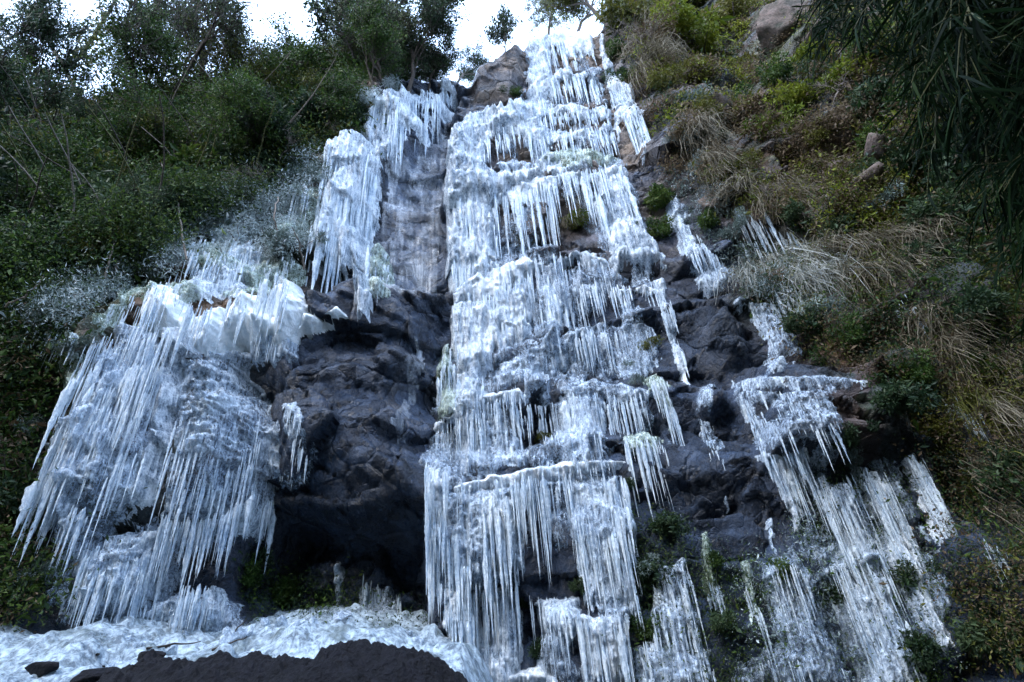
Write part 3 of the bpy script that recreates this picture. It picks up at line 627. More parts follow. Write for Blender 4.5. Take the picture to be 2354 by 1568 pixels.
ice('pair of small white ice domes at the edge of the dark slab', [(672, 700), (706, 686), (728, 702), (740, 688), (764, 678), (786, 696), (800, 722), (730, 744), (660, 756)], .5, M_MILK, fl=(.03, 4), lump=(.03, 4), edge=.04, fringe=.03)
# --- left branch, great shoulder
ice('stepped left flank of the great ice shoulder with raking icicles', [(178, 780), (236, 732), (330, 722), (352, 800), (340, 900), (318, 990), (300, 1100), (250, 1180), (200, 1240), (150, 1310), (128, 1290), (60, 1250), (66, 1160), (96, 1010), (140, 900)], .6, M_SEMI, fl=(.20, 3.2), lump=(.14, 3), edge=.16, icicles=[(['in', (190, 790), (330, 740), (320, 920), (110, 1060)], 170, 60, 190, 1.6, 5), ([(70, 1120), (130, 1180), (210, 1180)], 40, 50, 110, 2, 5)], nmax=98)
ice('thick pale ice column running down the middle of the great shoulder', [(330, 730), (410, 716), (430, 790), (384, 830), (372, 900), (340, 1010), (310, 1120), (250, 1190), (228, 1170), (250, 1080), (280, 980), (310, 860)], .8, M_ICE, fl=(.16, 4), lump=(.03, 3), edge=.08, icicles=[([(250, 1100), (330, 1050)], 30, 60, 140, 2, 5), (['in', (320, 740), (410, 740), (340, 940), (280, 980)], 40, 100, 200, 2, 5)], nmax=60)
ice('pebbly ice face with glittering crust on the right of the great shoulder', [(398, 800), (450, 790), (552, 780), (560, 836), (596, 900), (620, 960), (616, 1060), (602, 1140), (570, 1200), (500, 1226), (430, 1236), (380, 1250), (330, 1210), (350, 1060), (372, 930)], .6, M_SEMI, fl=(.08, 4), lump=(.20, 6), edge=.16, icicles=[([(370, 1200), (440, 1210), (520, 1190), (600, 1120)], 120, 40, 130, 1.6, 4.4), (['in', (400, 950), (600, 960), (590, 1120), (370, 1150)], 120, 50, 160, 1.4, 4)], nmax=98, pebble=.06, holes=[[(318, 1000), (350, 985), (352, 1030), (322, 1042)]])
ice('small frozen trickle in the notch of the dark slab', [(566, 776), (600, 764), (640, 766), (680, 790), (678, 820), (640, 832), (590, 840), (566, 826)], .12, M_SEMI, fl=(.06, 9), icicles=[([(575, 772), (660, 775)], 30, 20, 55, 1, 2.6)], nmax=30)
ice('two thin icicles hanging over the mouth of the dark cave', [(596, 1140), (630, 1150), (636, 1200), (604, 1190)], .12, M_GREEN, fl=(.06, 9), icicles=[([(606, 1160), (632, 1170)], 10, 60, 150, 2, 4.5)], nmax=10)
ice('white frozen splash on the upper face of the dark slab', [(650, 930), (680, 920), (694, 960), (676, 1000), (652, 985)], .05, M_SEMI, fl=(.05, 10), edge=.12, icicles=[([(655, 960), (690, 960)], 12, 20, 50, 1, 2.5)], nmax=12, name='ice_patch', cat='ice patch')
ice('greyish frozen splash low on the dark slab above the cave', [(640, 1080), (700, 1078), (702, 1110), (670, 1140), (645, 1130)], .05, M_CLEAR, fl=(.05, 10), edge=.12, icicles=[([(645, 1100), (700, 1100)], 12, 20, 50, 1, 2.5)], nmax=12, name='ice_patch', cat='ice patch')
# --- left branch, foot
ice('lower ice curtain under the great shoulder at the far left', [(180, 1330), (250, 1276), (360, 1234), (384, 1300), (340, 1400), (270, 1426), (160, 1436)], .5, M_SEMI, fl=(.12, 4), lump=(.12, 4), edge=.15, icicles=[(['in', (190, 1320), (360, 1260), (330, 1370), (200, 1380)], 110, 50, 140, 1.6, 4.4)], nmax=90, pebble=.04)
ice('wide stepped ice skirt reaching down to the pool ice under the great shoulder', [(190, 1240), (330, 1200), (420, 1216), (400, 1300), (372, 1380), (300, 1436), (150, 1450), (120, 1400), (150, 1320)], .4, M_SEMI, fl=(.14, 5), lump=(.14, 5), edge=.2, icicles=[(['in', (200, 1240), (410, 1220), (370, 1330), (180, 1340)], 110, 40, 130, 1.6, 4.4)], nmax=80, pebble=.05)
ice('crusty low ice bank between the ice skirt and the stout pillar', [(300, 1400), (400, 1340), (520, 1370), (560, 1420), (540, 1470), (300, 1470)], .35, M_SEMI, fl=(.08, 6), lump=(.14, 6), edge=.2, pebble=.06, icicles=[(['in', (320, 1390), (520, 1375), (530, 1420), (330, 1430)], 50, 20, 70, 1.4, 3.6)], nmax=40)
ice('frozen clumps on shrubs left of the tall double bulb', [(540, 600), (600, 560), (660, 570), (690, 600), (680, 640), (600, 660), (520, 660)], .4, M_GREEN, fl=(.08, 6), lump=(.18, 5), edge=.35, pebble=.06, gap=.2, icicles=[(['in', (550, 600), (680, 590), (660, 630), (540, 640)], 40, 15, 60, 1.3, 3.4)], nmax=40)
ice('white frozen spray bank above the lumpy ice mass', [(430, 600), (470, 540), (540, 520), (580, 560), (600, 620), (560, 660), (470, 680), (420, 660)], .5, M_ICE, fl=(.08, 5), lump=(.2, 5), edge=.35, pebble=.06, gap=.14, icicles=[(['in', (440, 590), (580, 560), (580, 630), (440, 650)], 60, 15, 70, 1.4, 3.8)], nmax=50)
ice('broad icicle fall between the bright icicle fall and the rough frozen hump', [(1880, 1120), (1960, 1080), (2010, 1200), (2060, 1330), (2100, 1450), (2130, 1600), (2040, 1600), (1990, 1450), (1930, 1260)], .2, M_SEMI, fl=(.13, 6), edge=.2, icicles=[(['in', (1890, 1120), (1960, 1090), (2090, 1440), (2010, 1470)], 150, 60, 190, 1.6, 4.4)], nmax=98)
ice('stout pillar of ice with a rounded head standing in front of the cave', [(408, 1400), (414, 1350), (440, 1318), (478, 1336), (494, 1390), (476, 1450), (440, 1480), (404, 1476)], .7, M_ICE, fl=(.10, 7), lump=(.06, 5), edge=.05, icicles=[(['in', (415, 1350), (480, 1350), (470, 1400), (415, 1400)], 40, 40, 100, 1.5, 4)], nmax=40, name='ice_pillar', cat='ice pillar')
ice('row of clear icicles reaching the pool ice left of the centre fall', [(822, 1350), (900, 1350), (920, 1400), (918, 1470), (826, 1464)], .14, M_CLEAR, fl=(.09, 9), icicles=[([(824, 1350), (920, 1380)], 40, 60, 115, 1.6, 4)], nmax=40)
ice('slim ice pillar standing alone in the cave mouth', [(756, 1300), (772, 1280), (788, 1310), (780, 1360), (776, 1450), (752, 1450), (760, 1370)], .3, M_SEMI, fl=(.05, 9), lump=(.02, 8), edge=.03, name='ice_pillar', cat='ice pillar')

# --- right branch
ice('ice drape on the mossy bank right of the long white rim', [(1528, 470), (1560, 448), (1600, 520), (1640, 580), (1690, 620), (1706, 640), (1650, 672), (1604, 650), (1562, 560)], .2, M_SEMI, fl=(.08, 6), edge=.18, icicles=[(['in', (1540, 470), (1600, 540), (1680, 620), (1610, 640)], 90, 25, 90, 1.4, 4), ([(1690, 560), (1760, 560)], 10, 60, 120, 2.5, 4.5)], nmax=80)
ice('loose row of icicles under the dry grass overhang at the upper right', [(1690, 480), (1730, 486), (1800, 540), (1850, 570), (1830, 580), (1760, 540), (1700, 510)], .12, M_GREEN, fl=(.05, 8), edge=.2, icicles=[([(1690, 490), (1760, 520), (1850, 570)], 34, 30, 130, 2, 4.6)], nmax=34)
ice('icy steps trickling past the wet boulders on the right', [(1640, 690), (1720, 678), (1790, 690), (1834, 740), (1844, 800), (1796, 850), (1760, 856), (1768, 790), (1738, 746), (1710, 706)], .18, M_SEMI, fl=(.05, 7), lump=(.08, 7), edge=.14, icicles=[([(1720, 705), (1800, 700)], 20, 20, 70, 1.4, 3.6)], nmax=20, pebble=.04)
ice('flat ice crusted ledge above the right hand block', [(1672, 870), (1760, 858), (1900, 856), (1994, 868), (1990, 890), (1900, 894), (1800, 898), (1690, 896)], .12, M_SEMI, fl=(.02, 5), lump=(.06, 6), edge=.06)
ice('rippled ice face of the right hand block below its flat ledge', [(1688, 890), (1800, 894), (1910, 890), (1926, 930), (1966, 1010), (1990, 1060), (1890, 1064), (1860, 1034), (1764, 1054), (1722, 966)], .16, M_CLEAR, fl=(.05, 6), lump=(.11, 6), holes=[[(1740, 920), (1780, 915), (1790, 960), (1750, 960)]], icicles=[(['in', (1700, 900), (1900, 900), (1950, 1010), (1760, 1020)], 60, 25, 80, 1.3, 3.6), ([(1690, 895), (1730, 970), (1760, 1040)], 30, 30, 100, 1.5, 4)], nmax=70, pebble=.04)
ice('frozen splash on the small wet boulder right of the centre fall', [(1606, 890), (1634, 884), (1640, 930), (1626, 962), (1606, 940)], .05, M_CLEAR, edge=.1, fl=(.05, 9), name='ice_patch', cat='ice patch')
ice('thin ice drape tapering down from the left corner of the right hand block', [(1744, 1044), (1800, 1036), (1862, 1022), (1872, 1060), (1832, 1112), (1852, 1206), (1836, 1214), (1796, 1120)], .16, M_ICE, fl=(.08, 7), icicles=[(['in', (1750, 1050), (1860, 1030), (1840, 1130), (1800, 1110)], 60, 40, 130, 1.5, 4)], nmax=55)
ice('frayed icicle drape between the tapering drape and the bright icicle fall', [(1848, 1094), (1900, 1080), (1934, 1140), (1966, 1190), (2004, 1256), (2034, 1344), (2004, 1334), (1936, 1236), (1884, 1150)], .18, M_ICE, fl=(.10, 7), icicles=[(['in', (1855, 1098), (1900, 1090), (1990, 1250), (1930, 1220)], 90, 50, 150, 1.6, 4.2)], nmax=75)
ice('bright icicle fall raking down the dark wall at the lower right', [(1970, 1064), (2032, 1080), (2082, 1150), (2132, 1280), (2164, 1400), (2204, 1480), (2180, 1492), (2104, 1400), (2044, 1296), (2000, 1180)], .24, M_ICE, fl=(.13, 6), icicles=[(['in', (1980, 1070), (2030, 1085), (2110, 1260), (2060, 1290), (2000, 1160)], 150, 70, 220, 1.7, 4.6)], nmax=98)
ice('outermost icicle fan at the right beside the drooping dry grass', [(2080, 1056), (2112, 1030), (2144, 1090), (2184, 1200), (2208, 1304), (2190, 1296), (2124, 1164)], .2, M_ICE, fl=(.10, 7), icicles=[(['in', (2085, 1056), (2120, 1040), (2180, 1220), (2150, 1200)], 80, 60, 170, 1.6, 4.4)], nmax=75)
ice('rough frozen hump over moss at the bottom right', [(1756, 1290), (1850, 1276), (1880, 1440), (1964, 1500), (1964, 1600), (1800, 1600), (1784, 1440)], .22, M_CLEAR, fl=(.09, 7), lump=(.06, 6), edge=.22, icicles=[(['in', (1765, 1300), (1850, 1290), (1870, 1440), (1800, 1450)], 90, 40, 130, 1.5, 4)], nmax=75, pebble=.05)
ice('long ice curtain running off the bottom of the picture at the right', [(1896, 1300), (1966, 1250), (2050, 1400), (2116, 1600), (1990, 1600), (1950, 1480)], .22, M_SEMI, fl=(.12, 6), edge=.18, icicles=[(['in', (1905, 1300), (1970, 1270), (2050, 1430), (1970, 1470)], 110, 50, 180, 1.6, 4.4)], nmax=90)
ice('moss speckled ice curtain left of the bare dark wall at the bottom', [(1500, 1290), (1580, 1284), (1612, 1400), (1624, 1600), (1470, 1600), (1500, 1430)], .2, M_CLEAR, fl=(.11, 7), edge=.2, icicles=[(['in', (1500, 1300), (1580, 1295), (1610, 1480), (1500, 1480)], 110, 50, 150, 1.5, 4.2)], nmax=90)
ice('single mossy ice finger hanging in front of the bare dark wall', [(1610, 1220), (1634, 1206), (1646, 1260), (1656, 1380), (1640, 1390), (1618, 1320)], .14, M_GREEN, fl=(.06, 9), icicles=[([(1620, 1340), (1655, 1370)], 10, 60, 140, 2, 4.5)], nmax=10)
ice('forked mossy ice finger left of the rough frozen hump', [(1704, 1290), (1724, 1276), (1744, 1330), (1750, 1420), (1734, 1440), (1714, 1370)], .14, M_GREEN, fl=(.06, 9), icicles=[([(1716, 1370), (1750, 1410)], 12, 60, 150, 2, 4.5)], nmax=12)
ice('slender ice runnel on the bare dark wall above the rough hump', [(1762, 1200), (1776, 1186), (1786, 1240), (1800, 1290), (1784, 1292), (1770, 1250)], .10, M_SEMI, fl=(.04, 9), lump=(.05, 9), edge=.08)
ice('icicle fringe below the wet boulders at the right foot of the lower middle tier', [(1430, 1000), (1480, 990), (1520, 1010), (1530, 1040), (1440, 1050)], .12, M_GREEN, fl=(.06, 8), edge=.15, icicles=[([(1436, 1020), (1530, 1030)], 44, 50, 190, 1.6, 4.4)], nmax=44)
ice('frosted ice tangle on grass at the far lower right', [(2210, 1230), (2260, 1200), (2320, 1250), (2330, 1320), (2270, 1310), (2220, 1290)], .16, M_GREEN, fl=(.05, 8), lump=(.12, 7), edge=.4, icicles=[(['in', (2215, 1240), (2310, 1250), (2310, 1310), (2230, 1290)], 40, 15, 60, 1.2, 3)], nmax=40, pebble=.05, gap=.12)
ice('row of bright icicles along the bottom edge right of the centre fall', [(1460, 1490), (1540, 1480), (1640, 1490), (1640, 1600), (1470, 1600)], .16, M_SEMI, fl=(.10, 7), edge=.2, icicles=[(['in', (1465, 1480), (1640, 1485), (1640, 1560), (1470, 1560)], 80, 50, 120, 1.6, 4.4)], nmax=70)
ice('splashed ice over boulders at the bottom edge below the rough hump', [(1700, 1540), (1760, 1500), (1860, 1510), (1960, 1540), (1980, 1600), (1700, 1600)], .18, M_CLEAR, fl=(.03, 7), lump=(.12, 7), edge=.25, pebble=.06, icicles=[([(1720, 1530), (1940, 1540)], 30, 30, 80, 1.5, 3.6)], nmax=30)
ice('little icicle comb in the black hollow at the right', [(2160, 920), (2200, 925), (2240, 960), (2200, 955)], .08, M_SEMI, fl=(.04, 9), edge=.06, icicles=[([(2165, 925), (2200, 930)], 9, 30, 75, 1.6, 3.6), ([(2215, 945), (2260, 985)], 9, 30, 75, 1.6, 3.6)], nmax=20)
ice('little icicle comb under the dry grass ridge', [(2060, 690), (2090, 700), (2110, 720), (2070, 712)], .08, M_SEMI, fl=(.04, 9), edge=.06, icicles=[([(2062, 695), (2105, 720)], 9, 25, 65, 1.6, 3.6)], nmax=10)
ice('frosted drips under the pale grass at the left end of the grass ridge', [(1740, 650), (1800, 660), (1870, 650), (1900, 700), (1850, 720), (1780, 700)], .12, M_GREEN, fl=(.05, 8), lump=(.08, 7), edge=.25, gap=.1, icicles=[(['in', (1750, 650), (1880, 650), (1890, 700), (1780, 690)], 40, 30, 110, 1.4, 3.6)], nmax=40)
ice('long white icicles trailing down the left edge of the lower left ice', [(96, 1020), (140, 940), (180, 960), (160, 1080), (110, 1160), (76, 1150)], .3, M_ICE, fl=(.12, 5), edge=.15, icicles=[(['in', (100, 1030), (170, 970), (150, 1090), (90, 1130)], 24, 70, 170, 2.5, 7)], nmax=40)
ice('icy lace on the frosted branches at the left edge of the shoulder', [(60, 740), (120, 735), (180, 770), (190, 850), (150, 900), (130, 830), (90, 790)], .2, M_GREEN, fl=(.05, 7), lump=(.12, 6), edge=.3, gap=.08, pebble=.05, icicles=[(['in', (70, 740), (170, 770), (170, 850), (110, 790)], 40, 20, 70, 1.4, 3.4)], nmax=40)
ice('frozen crust of twigs around the foot of the leftmost ice bulb', [(220, 720), (280, 650), (340, 610), (420, 600), (450, 660), (410, 720), (330, 740), (240, 760)], .35, M_GREEN, fl=(.08, 5), lump=(.14, 5), edge=.35, gap=.3, pebble=.05, icicles=[(['in', (240, 710), (420, 620), (420, 700), (250, 740)], 50, 15, 70, 1.4, 3.6)], nmax=40)
ice('thin frozen seep running down the rock under the small wet boulder', [(1600, 960), (1640, 960), (1660, 1060), (1690, 1150), (1670, 1180), (1630, 1080)], .05, M_CLEAR, fl=(.04, 8), edge=.2, gap=.15, icicles=[(['in', (1605, 970), (1640, 970), (1670, 1100), (1640, 1080)], 20, 15, 50, 1.2, 3)], nmax=20)
ice('thin frozen seep on the dark slab under the white splash', [(660, 990), (700, 980), (720, 1060), (700, 1090), (670, 1080)], .05, M_CLEAR, fl=(.04, 8), edge=.2, gap=.12, icicles=[(['in', (665, 990), (700, 990), (710, 1060), (675, 1060)], 16, 15, 50, 1.2, 3)], nmax=16)
ice('frozen fringe along the left edge of the centre fall above the cave', [(972, 1180), (1010, 1180), (1016, 1300), (1004, 1380), (984, 1360)], .2, M_SEMI, fl=(.10, 7), edge=.1, icicles=[(['in', (976, 1190), (1010, 1190), (1012, 1310), (985, 1320)], 40, 40, 130, 1.6, 5)], nmax=40)
ice('thick rippled ice column bridging the slanting ramp and the lower middle tier', [(1040, 850), (1090, 840), (1120, 900), (1126, 1000), (1110, 1070), (1060, 1080), (1036, 1000)], .32, M_ICE, fl=(.16, 5), lump=(.03, 4), edge=.12, fringe=.25, icicles=[(['in', (1045, 860), (1110, 870), (1115, 1020), (1050, 1030)], 40, 40, 130, 2, 7)], nmax=40)
ice('thick ice column under the crusted shelf reaching the bright ledge', [(1290, 900), (1350, 895), (1390, 915), (1396, 1000), (1376, 1066), (1310, 1072), (1294, 990)], .28, M_SEMI, fl=(.16, 5), lump=(.03, 4), edge=.12, fringe=.25, icicles=[(['in', (1295, 905), (1385, 910), (1385, 1010), (1300, 1020)], 40, 40, 130, 2, 7)], nmax=40)
ice('fused ice column down the middle of the broad frozen curtain', [(1096, 1112), (1160, 1104), (1190, 1180), (1176, 1290), (1150, 1380), (1110, 1400), (1100, 1280)], .34, M_ICE, fl=(.17, 4.5), lump=(.04, 4), edge=.12, fringe=.3, icicles=[(['in', (1100, 1120), (1180, 1115), (1165, 1330), (1110, 1340)], 40, 60, 190, 2.5, 8)], nmax=40)
ice('fused ice column at the right border of the bottom tier', [(1380, 1086), (1436, 1090), (1462, 1200), (1472, 1330), (1450, 1420), (1424, 1420), (1410, 1270)], .3, M_SEMI, fl=(.17, 4.5), lump=(.03, 4), edge=.12, fringe=.3, icicles=[(['in', (1385, 1095), (1440, 1100), (1462, 1320), (1425, 1330)], 40, 60, 190, 2.5, 8)], nmax=40)
ice('white ice tongue running down through the glassy veil', [(1240, 600), (1290, 590), (1316, 660), (1310, 740), (1280, 800), (1250, 790), (1246, 700)], .26, M_SEMI, fl=(.14, 5), lump=(.04, 4), edge=.14, fringe=.25, icicles=[(['in', (1245, 610), (1300, 610), (1300, 750), (1255, 750)], 30, 40, 120, 2, 6)], nmax=30)
ice('ribbed white ice tongue joining the upper wall to the big apron', [(1050, 430), (1120, 440), (1136, 520), (1130, 610), (1080, 660), (1046, 640), (1048, 520)], .32, M_ICE, fl=(.17, 4.5), lump=(.03, 4), edge=.12, fringe=.3, icicles=[(['in', (1055, 440), (1125, 460), (1120, 590), (1060, 610)], 40, 50, 130, 2, 7)], nmax=40)
ice('white ice tongue down the left of the bottom ice curtain', [(1040, 1290), (1080, 1280), (1096, 1380), (1090, 1500), (1070, 1520), (1050, 1420)], .3, M_ICE, fl=(.16, 5), lump=(.03, 4), edge=.12, fringe=.3, icicles=[(['in', (1045, 1300), (1085, 1300), (1085, 1450), (1055, 1450)], 30, 60, 170, 2.5, 7)], nmax=30)

# ---------------------------------------------------------------- plants
def leaf_cloud(C, size, r, asp=.45, up=None, droop=.3, tint=None, size_j=.4):
    """one folded diamond leaf at every point of C"""
    n = len(C)
    a = r.normal(0, 1, (n, 3)); a[:, 2] -= droop
    if up is not None: a = a * .8 + up
    a /= np.linalg.norm(a, axis=1, keepdims=True) + 1e-9
    b = np.cross(a, r.normal(0, 1, (n, 3))); b /= np.linalg.norm(b, axis=1, keepdims=True) + 1e-9
    nn = np.cross(a, b)
    s = (size * np.exp(r.normal(0, size_j, n)))[:, None]
    p0 = C; p1 = C + a * s * .5 + b * s * asp * .5 + nn * s * .08; p2 = C + a * s; p3 = C + a * s * .5 - b * s * asp * .5 + nn * s * .08
    V = np.stack([p0, p1, p2, p3], 1).reshape(-1, 3); F = np.arange(4 * n).reshape(n, 4)
    if tint is None: tint = r.uniform(0, .7, n)
    return V, F, np.repeat(tint, 4)


def tube(pts, rad, sides=6):
    pts = np.asarray(pts, float); m = len(pts)
    d = np.gradient(pts, axis=0); d /= np.linalg.norm(d, axis=1, keepdims=True) + 1e-9
    ref = np.where(np.abs(d[:, 2:3]) > .9, np.array([[1., 0, 0]]), np.array([[0, 0, 1.]]))
    u = np.cross(d, ref); u /= np.linalg.norm(u, axis=1, keepdims=True) + 1e-9; w = np.cross(d, u)
    a = np.linspace(0, 2 * np.pi, sides, endpoint=False)
    V = pts[:, None] + np.asarray(rad)[:, None, None] * (np.cos(a)[None, :, None] * u[:, None] + np.sin(a)[None, :, None] * w[:, None])
    i = np.arange(m * sides).reshape(m, sides); j = np.roll(i, -1, 1)
    return V.reshape(-1, 3), np.stack([i[:-1], j[:-1], j[1:], i[1:]], -1).reshape(-1, 4)


def join(parts):
    V = []; F = []; n = 0
    for v, f in parts: V.append(v); F.append(f + n); n += len(v)
    return np.vstack(V), np.vstack(F)


def ribbon(p, w, side):
    """a narrow folded blade along p"""
    m = len(p); L = p - side * w[:, None]; R = p + side * w[:, None]
    V = np.stack([L, R], 1).reshape(-1, 3); i = np.arange(m - 1) * 2
    return V, np.stack([i, i + 1, i + 3, i + 2], -1)


def branch(base, d, L, rad, depth, r, tubes, tips, spread=.75, wander=.18, grav=0.02, kids=(2, 4)):
    n = 6 if depth else 4
    pts = [np.array(base, float)]; d = np.array(d, float)
    for k in range(n):
        d = d + r.normal(0, wander, 3) + np.array([0, 0, .05 - grav]); d /= np.linalg.norm(d)
        pts.append(pts[-1] + d * L / n)
    pts = np.array(pts); rr = np.linspace(rad, rad * (.5 if depth else .25), n + 1)
    tubes.append(tube(pts, np.maximum(rr, .0042), 6 if rad > .02 else 3))
    if depth <= 1:
        for k in range(2, n + 1): tips.append((pts[k], d))
    if depth == 0: return
    for c in range(int(r.integers(kids[0], kids[1] + 1)) + (1 if depth > 1 else 2)):
        t = r.uniform(.4, 1.0); k = t * n; i = min(int(k), n - 1); p = pts[i] + (pts[i + 1] - pts[i]) * (k - i)
        nd = d + r.normal(0, spread, 3); nd[2] += .15; nd /= np.linalg.norm(nd)
        branch(p, nd, L * r.uniform(.5, .75), rad * (1 - .5 * t) * .62, depth - 1, r, tubes, tips, spread, wander, grav, kids)


def tree_mesh(seed, depth=3, leaf=.055, per=16, spr=.14, kinds='green', bark=M_BARK, trunk=1.0, rad=.05, spread=.75, wander=.16, lean=(0, 0, 1), kids=(2, 4)):
    """unit tree about 2.4 high; returns bark mesh and crown mesh"""
    r = np.random.default_rng(seed); tubes = []; tips = []
    branch((0, 0, -.1), lean, trunk, rad, depth, r, tubes, tips, spread, wander, 0.0, kids)
    V, F = join(tubes); h = V[:, 2].max(); s = 1 / h
    tm = mesh_from('trunk', V * s, F, bark)
    cm = None
    if per:
        P = np.array([t[0] for t in tips]); Dn = np.array([t[1] for t in tips])
        C = np.repeat(P, per, 0) + r.normal(0, spr, (len(P) * per, 3)); tint = np.clip(np.repeat(r.uniform(0, .6, len(P)), per) + r.normal(0, .12, len(P) * per), 0, 1)
        V, F, t = leaf_cloud(C * s, leaf, r, .5, np.repeat(Dn, per, 0) * .6, tint=tint)
        cm = mesh_from('crown', V, F, LF[kinds], False, {'tint': t})
    return tm, cm


def put_tree(meshes, u, v, vtop, label, group=None, rz=0., tilt=(0, 0), wide=1., name='tree', cat='tree', sink=.1, fwd=0.):
    x, y, z = [float(q[0]) for q in hit(u, v)]
    y -= fwd
    _, a, b = ray(u, vtop); h = max(.5, float(y * b / a - z))
    o = link(name, None, None, (x, y, z - sink)); o.empty_display_size = .3
    o.scale = (h * wide * .75, h * wide * .75, h); o.rotation_euler = (tilt[0], tilt[1], rz)
    tag(o, label, cat, group)
    child('trunk', meshes[0], o)
    if meshes[1] is not None: child('crown', meshes[1], o)
    return o


SPARSE = [tree_mesh(s, 4, .012, 4, .045, 'sky', M_BARK, 1., .04, .7, .16, kids=(3, 4)) for s in (1, 2, 3)]
LEAFY = [tree_mesh(s, 4, .014, 9, .055, 'dark', M_BARK, 1., .04, .6, .15, kids=(3, 4)) for s in (11, 12, 13)]
OLIVE = [tree_mesh(s, 4, .014, 10, .06, 'olive', M_BARK, 1., .038, .65, .15, kids=(3, 4)) for s in (21, 22)]
GREENT = [tree_mesh(s, 4, .015, 11, .06, 'green', M_BARK, 1., .036, .65, .14, kids=(3, 4)) for s in (31, 32)]
SAPL = tree_mesh(45, 3, .03, 8, .10, 'dark', M_BARK, 1.3, .03, .5, .08, kids=(3, 5))

put_tree(LEAFY[0], 5, 320, 55, 'dense dark tree at the far left edge against the sky', rz=1, wide=.75)
put_tree(SPARSE[0], 330, 270, -30, 'tall grey tree with fine sparse leaves left of the spreading grey tree', rz=.4, wide=.6)
put_tree(SPARSE[1], 450, 285, 35, 'spreading grey tree with many forked dark limbs', rz=2.2, wide=1.0)
put_tree(SPARSE[2], 555, 270, 70, 'grey leaved tree bordering the left side of the first sky gap', rz=4.1, wide=1.0)
put_tree(OLIVE[0], 640, 240, 120, 'low olive green tree under the first sky gap', rz=1.1, wide=1.3)
put_tree(OLIVE[1], 720, 235, 110, 'yellowish olive tree right of the first sky gap', rz=3.0, wide=1.1)
put_tree(LEAFY[1], 815, 215, -90, 'tall dark tree with twin crown rising above the frosty upper left fall', rz=.2, wide=.9)
put_tree(LEAFY[2], 905, 215, -60, 'tall dark tree with airy crown leaning over the second sky gap', rz=2.6, wide=.9)
put_tree(GREENT[0], 860, 235, 90, 'bright green bushy tree at the foot of the tall dark trees', rz=1.9, wide=1.1)
put_tree(LEAFY[0], 985, 200, 90, 'short dark tree at the lip beside the frosty upper left fall', rz=4.4, wide=1.0)
put_tree(LEAFY[2], 1050, 185, 82, 'small dark bush tree left of the tan rock cap', rz=1.4, wide=1.1)
put_tree(SAPL, 1163, 132, 30, 'lone small sapling on the tan rock against the white sky', rz=.7, wide=.8)
put_tree(SPARSE[0], 1262, 84, -20, 'pale thin shrub tree behind the summit of the fall', rz=3.3, wide=1.2)
put_tree(SPARSE[2], 1320, 76, -40, 'grey twiggy tree right behind the summit ice lip', rz=1.3, wide=1.1)
put_tree(OLIVE[0], 1400, 60, -120, 'olive tree overhanging the right shoulder of the summit', rz=2.3, wide=.9)
put_tree(GREENT[1], 270, 340, 220, 'green young tree below the mossy leaning trunk', rz=.9, wide=1.1)
put_tree(LEAFY[1], 130, 345, 235, 'dark bushy tree below the bare dead trunk', rz=5.0, wide=1.2)
put_tree(GREENT[0], 600, 330, 190, 'dark green bushy tree in the middle of the left ridge', rz=5.3, wide=1.4)
put_tree(OLIVE[1], 410, 350, 215, 'olive bush tree below the spreading grey tree', rz=4.0, wide=1.3)


